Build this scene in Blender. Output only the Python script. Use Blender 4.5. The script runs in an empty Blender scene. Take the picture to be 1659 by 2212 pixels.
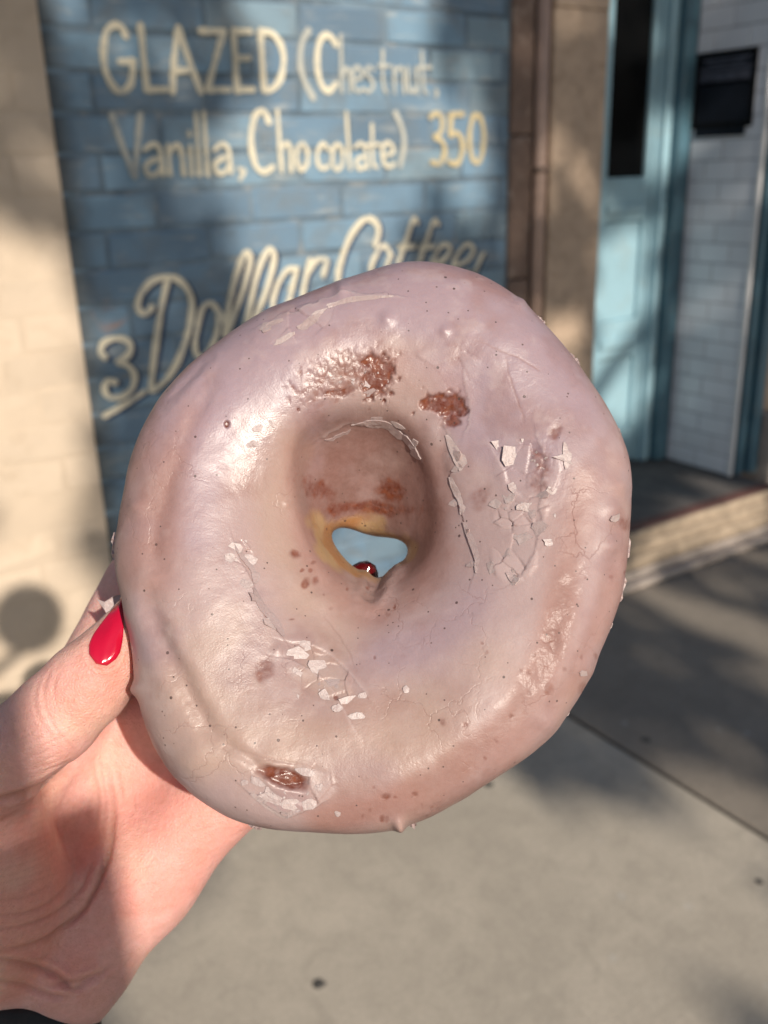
import bpy, bmesh, math, random
import numpy as np
from mathutils import Matrix, Vector
from mathutils.bvhtree import BVHTree

random.seed(7)
rng = np.random.default_rng(7)
R_ = math.radians
scene = bpy.context.scene
col = scene.collection

# ------------------------------------------------------------------ camera
HC = 1.45                                    # lens height above the pavement
FPX, CX, CY, QW, QH = 2059.0, 829.5, 1106.0, 1659.0, 2212.0
PITCH, ROLL, HEAD = R_(19.84), R_(1.6), R_(57)
Fh = np.array([math.cos(HEAD), math.sin(HEAD), 0.0])
ZUP = np.array([0, 0, 1.0])
FW = Fh * math.cos(PITCH) - ZUP * math.sin(PITCH)
R0 = np.array([math.sin(HEAD), -math.cos(HEAD), 0.0])
U0 = np.cross(R0, FW)
RT = R0 * math.cos(ROLL) - U0 * math.sin(ROLL)
UP = U0 * math.cos(ROLL) + R0 * math.sin(ROLL)
CAM = np.array([0, 0, HC])
D0 = 0.2059                                  # distance of the doughnut's middle plane

cd = bpy.data.cameras.new('camera')
cam = bpy.data.objects.new('camera', cd)
col.objects.link(cam)
cam.matrix_world = Matrix(((RT[0], UP[0], -FW[0], 0), (RT[1], UP[1], -FW[1], 0), (RT[2], UP[2], -FW[2], HC), (0, 0, 0, 1)))
cd.sensor_fit = 'HORIZONTAL'
cd.sensor_width = 36.0
cd.lens = 36.0 * FPX / QW
cd.clip_start = 0.02
cd.clip_end = 500
cd.dof.use_dof = True
cd.dof.focus_distance = 0.192
cd.dof.aperture_fstop = 27.0
scene.camera = cam

# ------------------------------------------------------------------ sky, sun, exposure
TOSUN = np.array([-0.137, -0.874, 0.467])     # low sun behind the viewer, a little to the right
TOSUN /= np.linalg.norm(TOSUN)
SUN_AZ = TOSUN[:2] / np.hypot(*TOSUN[:2])
SUN_EL = math.asin(TOSUN[2])
w = bpy.data.worlds.new('World')
scene.world = w
w.use_nodes = True
nt = w.node_tree
sky = nt.nodes.new('ShaderNodeTexSky')
sky.sky_type = 'NISHITA'
sky.sun_disc = False
sky.sun_elevation = SUN_EL
sky.sun_rotation = math.atan2(SUN_AZ[0], SUN_AZ[1])
sky.air_density = 1.0
sky.dust_density = 0.8
bg = nt.nodes['Background']
bg.inputs['Strength'].default_value = 0.078
nt.links.new(sky.outputs[0], bg.inputs[0])
sl = bpy.data.lights.new('sun', 'SUN')
sl.energy = 4.8
sl.angle = R_(0.53)
sl.color = (1.0, 0.92, 0.80)
sun = bpy.data.objects.new('sun', sl)
col.objects.link(sun)
sun.rotation_euler = Vector(TOSUN).to_track_quat('Z', 'Y').to_euler()
sun.location = (3, -6, 8)
vs = scene.view_settings
vs.view_transform = 'Standard'
vs.look = 'None'
vs.gamma = 1.0
vs.use_curve_mapping = False
vs.exposure = 0.06
scene.cycles.use_denoising = True
scene.cycles.sample_clamp_indirect = 6.0

# ------------------------------------------------------------------ helpers
def ray(x, y):
    return FW + RT * (x - CX) / FPX - UP * (y - CY) / FPX

def hit(x, y, ax, v):
    d = ray(x, y)
    t = (v - CAM[ax]) / d[ax]
    return CAM + t * d

def tag(o, label=None, cat=None, group=None, kind=None):
    if label: o['label'] = label
    if cat: o['category'] = cat
    if group: o['group'] = group
    if kind: o['kind'] = kind
    return o

def empty(name, loc=(0, 0, 0)):
    o = bpy.data.objects.new(name, None)
    o.location = loc
    o.empty_display_size = 0.1
    col.objects.link(o)
    return o

def link(name, me, mat=None, parent=None, loc=None):
    o = bpy.data.objects.new(name, me)
    col.objects.link(o)
    if mat is not None and not me.materials:
        me.materials.append(mat)
    if parent is not None:
        o.parent = parent
        # geometry is written in world space: undo the parent's own place
        o.matrix_parent_inverse = parent_matrix(parent).inverted()
    if loc is not None:
        o.location = loc
    return o

def parent_matrix(p):
    m = Matrix.LocRotScale(p.location, p.rotation_euler, p.scale)
    if p.parent is not None:
        m = parent_matrix(p.parent) @ p.matrix_parent_inverse @ m
    return m

def np_mesh(name, verts, quads, smooth=True):
    me = bpy.data.meshes.new(name)
    verts = np.ascontiguousarray(verts, dtype=np.float32)
    quads = np.ascontiguousarray(quads, dtype=np.int32)
    n, k = quads.shape
    me.vertices.add(len(verts))
    me.vertices.foreach_set('co', verts.ravel())
    me.loops.add(n * k)
    me.loops.foreach_set('vertex_index', quads.ravel())
    me.polygons.add(n)
    me.polygons.foreach_set('loop_start', np.arange(0, n * k, k, dtype=np.int32))
    me.update(calc_edges=True)
    me.polygons.foreach_set('use_smooth', np.full(n, smooth))
    me.validate()
    me.update()
    return me

def bm_mesh(name, bm, smooth=False):
    me = bpy.data.meshes.new(name)
    bmesh.ops.recalc_face_normals(bm, faces=bm.faces)
    bm.to_mesh(me)
    bm.free()
    if smooth:
        for p in me.polygons: p.use_smooth = True
    return me

def box_bm(x0, x1, y0, y1, z0, z1, bev=0.0, seg=1):
    bm = bmesh.new()
    v = [bm.verts.new(p) for p in ((x0, y0, z0), (x1, y0, z0), (x1, y1, z0), (x0, y1, z0), (x0, y0, z1), (x1, y0, z1), (x1, y1, z1), (x0, y1, z1))]
    for f in ((0, 1, 2, 3), (4, 7, 6, 5), (0, 4, 5, 1), (1, 5, 6, 2), (2, 6, 7, 3), (3, 7, 4, 0)):
        bm.faces.new([v[i] for i in f])
    if bev:
        bmesh.ops.bevel(bm, geom=list(bm.edges), offset=bev, segments=seg, affect='EDGES', profile=0.6)
    return bm

def box(name, x0, x1, y0, y1, z0, z1, mat, parent=None, bev=0.0, seg=1):
    return link(name, bm_mesh(name, box_bm(x0, x1, y0, y1, z0, z1, bev, seg)), mat, parent)

# lattice value noise on arrays of points
_LAT = rng.random((64, 64, 64)).astype(np.float32) * 2 - 1
def noise(P, freq, off=0.0):
    q = P * freq + off
    i = np.floor(q).astype(np.int64)
    fr = (q - i).astype(np.float32)
    fr = fr * fr * fr * (fr * (fr * 6 - 15) + 10)
    i &= 63
    j = (i + 1) & 63
    x0, y0, z0 = i[:, 0], i[:, 1], i[:, 2]
    x1, y1, z1 = j[:, 0], j[:, 1], j[:, 2]
    fx, fy, fz = fr[:, 0], fr[:, 1], fr[:, 2]
    a = _LAT[x0, y0, z0] * (1 - fx) + _LAT[x1, y0, z0] * fx
    b = _LAT[x0, y1, z0] * (1 - fx) + _LAT[x1, y1, z0] * fx
    c = _LAT[x0, y0, z1] * (1 - fx) + _LAT[x1, y0, z1] * fx
    d = _LAT[x0, y1, z1] * (1 - fx) + _LAT[x1, y1, z1] * fx
    a = a * (1 - fy) + b * fy
    c = c * (1 - fy) + d * fy
    return a * (1 - fz) + c * fz

def fbm(P, freq, oct_=4, off=0.0, gain=0.5):
    s = 0; amp = 1; tot = 0
    for k in range(oct_):
        s = s + amp * noise(P, freq, off + 17.3 * k); tot += amp
        amp *= gain; freq *= 2.03
    return s / tot

def sstep(a, b, x):
    t = np.clip((x - a) / (b - a), 0, 1)
    return t * t * (3 - 2 * t)

def catmull(pts, n=8, closed=False):
    pts = [np.array(p, float) for p in pts]
    if len(pts) < 3 and not closed:
        return np.array([pts[0] * (1 - t) + pts[1] * t for t in np.linspace(0, 1, n + 1)])
    out = []
    m = len(pts)
    rngi = range(m if closed else m - 1)
    for i in rngi:
        p0 = pts[(i - 1) % m] if (closed or i > 0) else 2 * pts[0] - pts[1]
        p1 = pts[i]; p2 = pts[(i + 1) % m]
        p3 = pts[(i + 2) % m] if (closed or i + 2 < m) else 2 * pts[-1] - pts[-2]
        for t in np.linspace(0, 1, n, endpoint=False):
            out.append(0.5 * ((2 * p1) + (-p0 + p2) * t + (2 * p0 - 5 * p1 + 4 * p2 - p3) * t * t + (-p0 + 3 * p1 - 3 * p2 + p3) * t ** 3))
    if not closed: out.append(pts[-1])
    return np.array(out)

def seg_dist(x, y, pts, reach):
    """distance and signed side of (x,y) from a polyline; far points get a large number"""
    pts = np.asarray(pts, float)
    best = np.full(x.shape, 1e6); side = np.zeros(x.shape); par = np.zeros(x.shape)
    lo = pts.min(0) - reach; hi = pts.max(0) + reach
    idx = np.where((x > lo[0]) & (x < hi[0]) & (y > lo[1]) & (y < hi[1]))[0]
    if len(idx) == 0: return best, side, par
    xx, yy = x[idx], y[idx]
    b = np.full(xx.shape, 1e6); s = np.zeros(xx.shape); pr = np.zeros(xx.shape)
    m = len(pts) - 1
    for i in range(m):
        a, c = pts[i], pts[i + 1]
        dx, dy = c - a
        L = dx * dx + dy * dy + 1e-12
        t = np.clip(((xx - a[0]) * dx + (yy - a[1]) * dy) / L, 0, 1)
        ex, ey = xx - (a[0] + t * dx), yy - (a[1] + t * dy)
        d = np.hypot(ex, ey)
        k = d < b
        b[k] = d[k]; s[k] = np.sign(dx * ey - dy * ex)[k]; pr[k] = ((i + t) / m)[k]
    best[idx] = b; side[idx] = s; par[idx] = pr
    return best, side, par

# ------------------------------------------------------------------ materials
def nodes_of(name):
    m = bpy.data.materials.new(name)
    m.use_nodes = True
    t = m.node_tree
    return m, t, t.nodes['Principled BSDF']

def N(t, kind, **kw):
    n = t.nodes.new(kind)
    for k, v in kw.items():
        if k in n.inputs: n.inputs[k].default_value = v
        else: setattr(n, k, v)
    return n

def rampn(t, fac, stops):
    r = t.nodes.new('ShaderNodeValToRGB')
    e = r.color_ramp.elements
    while len(e) < len(stops): e.new(0.5)
    for i, (p, c) in enumerate(stops):
        e[i].position = p
        e[i].color = (*c, 1) if len(c) == 3 else c
    t.links.new(fac, r.inputs[0])
    return r.outputs[0]

def mixc(t, fac, a, b, mode='MIX'):
    m = t.nodes.new('ShaderNodeMix')
    m.data_type = 'RGBA'
    m.blend_type = mode
    for sock, v in ((m.inputs[0], fac), (m.inputs[6], a), (m.inputs[7], b)):
        if hasattr(v, 'node'): t.links.new(v, sock)
        elif isinstance(v, (int, float)): sock.default_value = v
        else: sock.default_value = (*v, 1)
    return m.outputs[2]

def mathn(t, op, a, b=0.0):
    m = t.nodes.new('ShaderNodeMath')
    m.operation = op
    for s, v in ((m.inputs[0], a), (m.inputs[1], b)):
        if hasattr(v, 'node'): t.links.new(v, s)
        else: s.default_value = v
    return m.outputs[0]

def coords(t, mode='Object', scale=None):
    c = t.nodes.new('ShaderNodeTexCoord')
    o = c.outputs[mode]
    if scale:
        mp = t.nodes.new('ShaderNodeMapping')
        mp.inputs['Scale'].default_value = scale
        t.links.new(o, mp.inputs[0]); o = mp.outputs[0]
    return o

def worldpos(t):
    return t.nodes.new('ShaderNodeNewGeometry').outputs['Position']

def noisen(t, vec, scale, detail=6, rough=0.6, dist=0.0):
    n = N(t, 'ShaderNodeTexNoise', Scale=scale, Detail=detail, Roughness=rough, Distortion=dist)
    t.links.new(vec, n.inputs['Vector'])
    return n.outputs['Fac']

def bumpn(t, height, strength, dist, normal=None):
    b = N(t, 'ShaderNodeBump', Strength=strength, Distance=dist)
    t.links.new(height, b.inputs['Height'])
    if normal is not None: t.links.new(normal, b.inputs['Normal'])
    return b.outputs[0]

def surface(name, base, vary=0.25, scale=6.0, rough=0.7, stain=None, stain_amt=0.5, bump=0.3, bdist=0.004, bscale=60.0, spec=0.5, rand=0.0, metallic=0.0, coat=0.0):
    """painted, stone or metal surface: base colour with mottling, stains and relief"""
    m, t, p = nodes_of(name)
    v = worldpos(t)
    n1 = noisen(t, v, scale)
    lo = tuple(c * (1 - vary) for c in base); hi = tuple(min(1, c * (1 + vary)) for c in base)
    c = rampn(t, n1, [(0.3, lo), (0.7, hi)])
    if rand:
        oi = t.nodes.new('ShaderNodeObjectInfo')
        g = rampn(t, oi.outputs['Random'], [(0, (1 - rand,) * 3), (1, (1 + rand,) * 3)])
        c = mixc(t, 1.0, c, g, 'MULTIPLY')
    if stain:
        n2 = noisen(t, v, scale * 2.3, 8, 0.7, 0.5)
        f = rampn(t, n2, [(0.52, (0, 0, 0)), (0.68, (stain_amt,) * 3)])
        c = mixc(t, f, c, stain)
    t.links.new(c, p.inputs['Base Color'])
    p.inputs['Roughness'].default_value = rough
    p.inputs['Metallic'].default_value = metallic
    p.inputs['Specular IOR Level'].default_value = spec
    p.inputs['Coat Weight'].default_value = coat
    if bump:
        t.links.new(bumpn(t, noisen(t, v, bscale, 5), bump, bdist), p.inputs['Normal'])
    return m

M = {}
M['cream'] = surface('cream_paint', (0.57, 0.455, 0.345), 0.10, 3.0, 0.75, (0.40, 0.29, 0.19), 0.35, 0.5, 0.004, 45, rand=0.05)
M['cream_joint'] = surface('cream_joint', (0.56, 0.445, 0.335), 0.10, 5.0, 0.85, None, 0, 0.4, 0.004, 60)
M['joint'] = surface('blue_joint', (0.135, 0.19, 0.24), 0.4, 6.0, 0.85, (0.30, 0.30, 0.29), 0.8, 0.5, 0.004, 60)
M['stone'] = surface('beige_stone', (0.47, 0.345, 0.25), 0.14, 10.0, 0.85, (0.26, 0.18, 0.12), 0.5, 0.6, 0.006, 60)
M['brown'] = surface('brown_stone', (0.19, 0.125, 0.095), 0.22, 9.0, 0.85, (0.36, 0.28, 0.23), 0.8, 0.6, 0.006, 50)
M['pipe'] = surface('pipe_paint', (0.42, 0.28, 0.215), 0.12, 8.0, 0.5, (0.22, 0.15, 0.11), 0.4, 0.15, 0.002, 40)
M['teal'] = surface('pale_blue_paint', (0.31, 0.485, 0.56), 0.10, 4.0, 0.38, (0.30, 0.36, 0.36), 0.4, 0.15, 0.002, 40)
M['tealdark'] = surface('dark_teal_paint', (0.075, 0.155, 0.20), 0.15, 5.0, 0.35, (0.15, 0.17, 0.17), 0.4, 0.15, 0.002, 40)
M['tile'] = surface('white_tile', (0.74, 0.74, 0.78), 0.04, 3.0, 0.18, None, 0, 0.12, 0.002, 14, rand=0.05)
M['grout'] = surface('grout', (0.27, 0.27, 0.29), 0.1, 20.0, 0.9)
M['trim'] = surface('pale_trim', (0.72, 0.70, 0.69), 0.05, 6.0, 0.35)
M['floor'] = surface('doorstep_floor', (0.105, 0.092, 0.085), 0.25, 9.0, 0.8, (0.17, 0.15, 0.13), 0.5, 0.5, 0.004, 70)
M['redline'] = surface('dark_red_edge', (0.11, 0.05, 0.042), 0.25, 12.0, 0.7)
M['brass'] = surface('worn_brass', (0.38, 0.295, 0.215), 0.25, 14.0, 0.5, (0.20, 0.15, 0.11), 0.6, 0.3, 0.003, 60)
M['stonepale'] = surface('pale_plinth', (0.42, 0.35, 0.30), 0.18, 9.0, 0.85, (0.24, 0.18, 0.14), 0.5, 0.5, 0.004, 60)
M['blackframe'] = surface('black_frame', (0.006, 0.006, 0.007), 0.2, 8.0, 0.6, None, 0, 0, spec=0.1)
M['print'] = surface('dark_print', (0.012, 0.015, 0.022), 0.3, 8.0, 0.6, None, 0, 0, spec=0.1)
M['printline'] = surface('print_line', (0.075, 0.08, 0.105), 0.3, 20.0, 0.6, None, 0, 0, spec=0.1)
M['navy'] = surface('navy_letter_shade', (0.018, 0.032, 0.085), 0.3, 12.0, 0.8, (0.06, 0.08, 0.10), 0.4, 0)
M['band'] = surface('black_band', (0.006, 0.006, 0.007), 0.3, 300.0, 0.55, None, 0, 0.4, 0.0005, 1500)
M['bark'] = surface('bark', (0.10, 0.07, 0.05), 0.3, 8.0, 0.9, None, 0, 0.8, 0.02, 20)
M['lampmetal'] = surface('lamp_metal', (0.02, 0.025, 0.022), 0.2, 8.0, 0.4, None, 0, 0.1)
M['globe'] = surface('lamp_globe', (0.75, 0.74, 0.70), 0.03, 8.0, 0.25, None, 0, 0)

def glass_dark():
    m, t, p = nodes_of('dark_door_glass')
    p.inputs['Base Color'].default_value = (0.006, 0.006, 0.006, 1)
    p.inputs['Roughness'].default_value = 0.22
    p.inputs['Specular IOR Level'].default_value = 0.12
    return m
M['glass'] = glass_dark()

def leaf_mat():
    m, t, p = nodes_of('leaf')
    oi = noisen(t, worldpos(t), 2.0)
    t.links.new(rampn(t, oi, [(0.3, (0.04, 0.07, 0.015)), (0.7, (0.10, 0.11, 0.03))]), p.inputs['Base Color'])
    p.inputs['Roughness'].default_value = 0.6
    return m
M['leaf'] = leaf_mat()

XL_EDGE = 0.742
def mural_mat():
    """worn blue masonry paint: each brick its own tint, scuffed to grey, pale and bare clay"""
    m, t, p = nodes_of('worn_blue_paint')
    v = worldpos(t)
    oi = t.nodes.new('ShaderNodeObjectInfo')
    c = rampn(t, oi.outputs['Random'], [(0.0, (0.12, 0.19, 0.265)), (0.35, (0.155, 0.25, 0.345)), (0.65, (0.195, 0.315, 0.42)), (0.9, (0.17, 0.22, 0.245)), (1.0, (0.23, 0.355, 0.45))])
    n1 = noisen(t, v, 7.0, 7, 0.65, 0.6)
    c = mixc(t, rampn(t, n1, [(0.46, (0, 0, 0)), (0.68, (0.75,) * 3)]), c, (0.17, 0.185, 0.19))
    st = N(t, 'ShaderNodeMapping'); st.inputs['Scale'].default_value = (3.0, 3.0, 16.0)
    t.links.new(v, st.inputs[0])
    n2 = noisen(t, st.outputs[0], 2.2, 8, 0.7, 0.4)
    c = mixc(t, rampn(t, n2, [(0.56, (0, 0, 0)), (0.70, (0.75,) * 3)]), c, (0.42, 0.43, 0.41))
    n4 = noisen(t, v, 1.6, 4, 0.5, 0.4)
    c = mixc(t, rampn(t, n4, [(0.35, (0.45,) * 3), (0.6, (0, 0, 0))]), c, (0.09, 0.13, 0.175))
    # a band of dark primer along the left edge
    sx = t.nodes.new('ShaderNodeSeparateXYZ'); t.links.new(v, sx.inputs[0])
    xx = mathn(t, 'ADD', mathn(t, 'SUBTRACT', sx.outputs[0], XL_EDGE), mathn(t, 'MULTIPLY', mathn(t, 'SUBTRACT', n1, 0.5), 0.10))
    c = mixc(t, rampn(t, xx, [(0.015, (0.8,) * 3), (0.075, (0, 0, 0))]), c, (0.055, 0.055, 0.052))
    n3 = noisen(t, v, 4.3, 6, 0.6, 1.0)
    c = mixc(t, rampn(t, n3, [(0.69, (0, 0, 0)), (0.74, (0.8,) * 3)]), c, (0.33, 0.20, 0.15))
    t.links.new(c, p.inputs['Base Color'])
    p.inputs['Roughness'].default_value = 0.62
    t.links.new(bumpn(t, noisen(t, v, 45, 6), 0.6, 0.004), p.inputs['Normal'])
    return m
M['mural'] = mural_mat()

def letter_mat(name, base, wear):
    m, t, p = nodes_of(name)
    v = worldpos(t)
    c = rampn(t, noisen(t, v, 9.0, 6, 0.6), [(0.3, tuple(x * 0.85 for x in base)), (0.7, base)])
    c = mixc(t, rampn(t, noisen(t, v, 26.0, 8, 0.75, 0.6), [(0.50, (0, 0, 0)), (0.62, (wear,) * 3)]), c, (0.20, 0.25, 0.29))
    t.links.new(c, p.inputs['Base Color'])
    p.inputs['Roughness'].default_value = 0.7
    t.links.new(bumpn(t, noisen(t, v, 45, 5), 0.4, 0.003), p.inputs['Normal'])
    return m
M['letter'] = letter_mat('cream_letter_paint', (0.76, 0.68, 0.51), 0.40)
M['letterfade'] = letter_mat('faded_letter_paint', (0.50, 0.49, 0.43), 0.5)
M['price'] = letter_mat('ochre_price_paint', (0.58, 0.47, 0.27), 0.35)

def pavement_mat(name, base):
    m, t, p = nodes_of(name)
    v = worldpos(t)
    c = rampn(t, noisen(t, v, 2.2, 8, 0.62, 0.3), [(0.3, tuple(x * 0.84 for x in base)), (0.7, tuple(x * 1.12 for x in base))])
    n = noisen(t, v, 14.0, 7, 0.7, 0.5)
    c = mixc(t, rampn(t, n, [(0.35, (0.55,) * 3), (0.55, (0, 0, 0))]), c, tuple(x * 0.72 for x in base))
    vo = N(t, 'ShaderNodeTexVoronoi', Scale=22.0)
    t.links.new(v, vo.inputs['Vector'])
    sp = t.nodes.new('ShaderNodeSeparateColor'); t.links.new(vo.outputs['Color'], sp.inputs[0])
    dots = mathn(t, 'MULTIPLY', mathn(t, 'LESS_THAN', vo.outputs['Distance'], 0.22), mathn(t, 'GREATER_THAN', sp.outputs[0], 0.965))
    c = mixc(t, mathn(t, 'MULTIPLY', dots, 0.5), c, (0.52, 0.49, 0.44))
    dk = mathn(t, 'MULTIPLY', mathn(t, 'LESS_THAN', vo.outputs['Distance'], 0.3), mathn(t, 'LESS_THAN', sp.outputs[1], 0.012))
    c = mixc(t, mathn(t, 'MULTIPLY', dk, 0.85), c, (0.045, 0.04, 0.035))
    c = mixc(t, rampn(t, noisen(t, v, 110.0, 4, 0.7), [(0.35, (0.45,) * 3), (0.62, (0, 0, 0))]), c, tuple(x * 0.6 for x in base))
    c = mixc(t, rampn(t, noisen(t, v, 60.0, 5, 0.7), [(0.58, (0, 0, 0)), (0.75, (0.5,) * 3)]), c, tuple(min(.7, x * 1.5) for x in base))
    t.links.new(c, p.inputs['Base Color'])
    p.inputs['Roughness'].default_value = 0.85
    t.links.new(bumpn(t, noisen(t, v, 130, 4), 0.5, 0.003), p.inputs['Normal'])
    return m
M['pave'] = pavement_mat('pavement_concrete', (0.49, 0.425, 0.345))
M['pavedark'] = pavement_mat('pavement_concrete_dark', (0.29, 0.245, 0.20))
M['gap'] = surface('pavement_joint', (0.06, 0.055, 0.05), 0.2, 30.0, 0.95)

def attr(t, name):
    a = t.nodes.new('ShaderNodeAttribute')
    a.attribute_name = name
    return a

def glaze_mat():
    m, t, p = nodes_of('vanilla_glaze')
    a = attr(t, 'tint'); b = attr(t, 'gloss')
    v = coords(t, 'Object')
    c = a.outputs['Color']
    # vanilla seed specks
    for sc, th, pick in ((210.0, 0.068, 0.35), (330.0, 0.072, 0.55), (480.0, 0.09, 0.70)):
        vo = N(t, 'ShaderNodeTexVoronoi', Scale=sc)
        t.links.new(v, vo.inputs['Vector'])
        s = t.nodes.new('ShaderNodeSeparateColor'); t.links.new(vo.outputs['Color'], s.inputs[0])
        f = mathn(t, 'MULTIPLY', mathn(t, 'LESS_THAN', vo.outputs['Distance'], th), mathn(t, 'GREATER_THAN', s.outputs[0], pick))
        c = mixc(t, mathn(t, 'MULTIPLY', f, 0.85), c, (0.03, 0.016, 0.012))
    c = mixc(t, rampn(t, noisen(t, v, 2600.0, 2, 0.7), [(0.30, (0.16,) * 3), (0.70, (0, 0, 0))]), c, (0.30, 0.18, 0.17))
    # fine mottling of the sugar film
    c = mixc(t, rampn(t, noisen(t, v, 900.0, 3, 0.6), [(0.35, (0.10,) * 3), (0.65, (0, 0, 0))]), c, (0.50, 0.32, 0.30))
    # hairline crazing of the dried film, only in patches
    wv = N(t, 'ShaderNodeTexNoise', Scale=260.0, Detail=4.0)
    t.links.new(v, wv.inputs['Vector'])
    wm = t.nodes.new('ShaderNodeVectorMath'); wm.operation = 'MULTIPLY_ADD'
    wm.inputs[1].default_value = (0.006, 0.006, 0.006)
    t.links.new(wv.outputs['Color'], wm.inputs[0]); t.links.new(v, wm.inputs[2])
    ce = N(t, 'ShaderNodeTexVoronoi', Scale=105.0); ce.feature = 'DISTANCE_TO_EDGE'
    t.links.new(wm.outputs[0], ce.inputs['Vector'])
    line = rampn(t, ce.outputs['Distance'], [(0.0, (1, 1, 1)), (0.022, (0, 0, 0))])
    mask = rampn(t, noisen(t, v, 42.0, 3, 0.5), [(0.54, (0, 0, 0)), (0.64, (1, 1, 1))])
    craze = mathn(t, 'MULTIPLY', line, mask)
    c = mixc(t, mathn(t, 'MULTIPLY', craze, 0.24), c, (0.24, 0.12, 0.10))
    t.links.new(c, p.inputs['Base Color'])
    t.links.new(b.outputs['Fac'], p.inputs['Roughness'])
    p.inputs['IOR'].default_value = 1.47
    p.inputs['Subsurface Weight'].default_value = 0.22
    p.inputs['Subsurface Radius'].default_value = (1.0, 0.55, 0.42)
    p.inputs['Subsurface Scale'].default_value = 0.0022
    p.inputs['Coat Weight'].default_value = 0.03
    p.inputs['Coat Roughness'].default_value = 0.18
    n0 = bumpn(t, mathn(t, 'SUBTRACT', 1.0, craze), 0.35, 0.0002)
    n1 = bumpn(t, noisen(t, v, 330.0, 4, 0.6), 0.13, 0.0010, n0)
    n2 = bumpn(t, noisen(t, v, 2600.0, 3, 0.7), 0.20, 0.00030, n1)
    t.links.new(n2, p.inputs['Normal'])
    t.links.new(n1, p.inputs['Coat Normal'])
    return m
M['glaze'] = glaze_mat()

def flake_mat():
    m, t, p = nodes_of('dry_glaze_flake')
    oi = t.nodes.new('ShaderNodeObjectInfo')
    t.links.new(rampn(t, oi.outputs['Random'], [(0, (0.36, 0.265, 0.258)), (1, (0.48, 0.375, 0.36))]), p.inputs['Base Color'])
    p.inputs['Roughness'].default_value = 0.40
    p.inputs['IOR'].default_value = 1.5
    p.inputs['Subsurface Weight'].default_value = 0.25
    p.inputs['Subsurface Radius'].default_value = (1.0, 0.6, 0.5)
    p.inputs['Subsurface Scale'].default_value = 0.0012
    t.links.new(bumpn(t, noisen(t, coords(t), 900.0, 4), 0.4, 0.0007), p.inputs['Normal'])
    return m
M['flake'] = flake_mat()

def skin_mat():
    m, t, p = nodes_of('skin')
    a = attr(t, 'tint')
    v = coords(t, 'Object')
    c = a.outputs['Color']
    c = mixc(t, rampn(t, noisen(t, v, 160.0, 5, 0.6), [(0.35, (0.30,) * 3), (0.6, (0, 0, 0))]), c, (0.62, 0.27, 0.20))
    c = mixc(t, rampn(t, noisen(t, v, 700.0, 4, 0.7), [(0.40, (0.18,) * 3), (0.6, (0, 0, 0))]), c, (0.50, 0.22, 0.16))
    t.links.new(c, p.inputs['Base Color'])
    p.inputs['Roughness'].default_value = 0.46
    p.inputs['IOR'].default_value = 1.4
    p.inputs['Subsurface Weight'].default_value = 0.5
    p.inputs['Subsurface Radius'].default_value = (1.0, 0.38, 0.22)
    p.inputs['Subsurface Scale'].default_value = 0.0045
    vo = N(t, 'ShaderNodeTexVoronoi', Scale=1300.0)
    vo.feature = 'DISTANCE_TO_EDGE'
    t.links.new(v, vo.inputs['Vector'])
    n1 = bumpn(t, vo.outputs['Distance'], 0.45, 0.0006)
    n2 = bumpn(t, noisen(t, v, 420.0, 6, 0.65), 0.38, 0.0010, n1)
    t.links.new(n2, p.inputs['Normal'])
    return m
M['skin'] = skin_mat()

def nail_mat(name, base):
    m, t, p = nodes_of(name)
    p.inputs['Base Color'].default_value = (*base, 1)
    p.inputs['Roughness'].default_value = 0.22
    p.inputs['Coat Weight'].default_value = 1.0
    p.inputs['Coat Roughness'].default_value = 0.10
    t.links.new(bumpn(t, noisen(t, coords(t), 180.0, 3), 0.12, 0.001), p.inputs['Normal'])
    return m
M['nail'] = nail_mat('red_nail_polish', (0.52, 0.003, 0.030))
M['naildark'] = nail_mat('deep_red_nail_polish', (0.19, 0.008, 0.012))
M['nailedge'] = nail_mat('bare_nail_edge', (0.78, 0.56, 0.46))

# ================================================================== SETTING
DW = hit(800, 1290, 2, 0.0)[1]               # plane of the painted brick wall
XL, XR = 0.742, 2.262                        # its left and right edge
FLZ = 0.17                                   # doorstep floor
XT = 3.35                                    # tiled return wall
YD = 2.86                                    # door plane

g = bmesh.new()
for p in ((-80, -80, -0.06), (80, -80, -0.06), (80, 80, -0.06), (-80, 80, -0.06)): g.verts.new(p)
g.verts.ensure_lookup_table(); g.faces.new(g.verts)
tag(link('ground', bm_mesh('ground', g), M['gap']), kind='structure')

pave = tag(link('pavement', bm_mesh('pavement', box_bm(-6.5, 9.0, -4.7, 2.66, -0.055, -0.012)), M['gap']), kind='structure')
jx = 1.678
for ci in range(-5, 5):
    for ri in range(-3, 1):
        x0 = jx + ci * 1.52; y1 = 2.645 + ri * 2.42
        me_ = bm_mesh('slab', box_bm(x0 + 0.007, x0 + 1.513, y1 - 2.412, y1, -0.011, 0.0 if ci != 0 else -0.0015, 0.004))
        link('slab', me_, M['pavedark'] if ci == 0 else M['pave'], pave)
def blotch(q, r):
    c = hit(*q, 2, 0.0)
    bm = bmesh.new()
    top = []; bot = []
    for k in range(14):
        a = k / 14 * math.tau; rr = r * (0.75 + 0.4 * random.random())
        top.append(bm.verts.new((c[0] + 0.7 * rr * math.cos(a), c[1] + 0.7 * rr * math.sin(a), 0.003)))
        bot.append(bm.verts.new((c[0] + rr * math.cos(a), c[1] + rr * math.sin(a), 0.0004)))
    bm.faces.new(top)
    for k in range(14): bm.faces.new((bot[k], bot[(k + 1) % 14], top[(k + 1) % 14], top[k]))
    link('gum_spot', bm_mesh('gum_spot', bm), M['gap'], pave)
for q, r in (((688, 2126), 0.014), ((1056, 1695), 0.013), ((1640, 1905), 0.009)):
    blotch(q, r)

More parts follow.
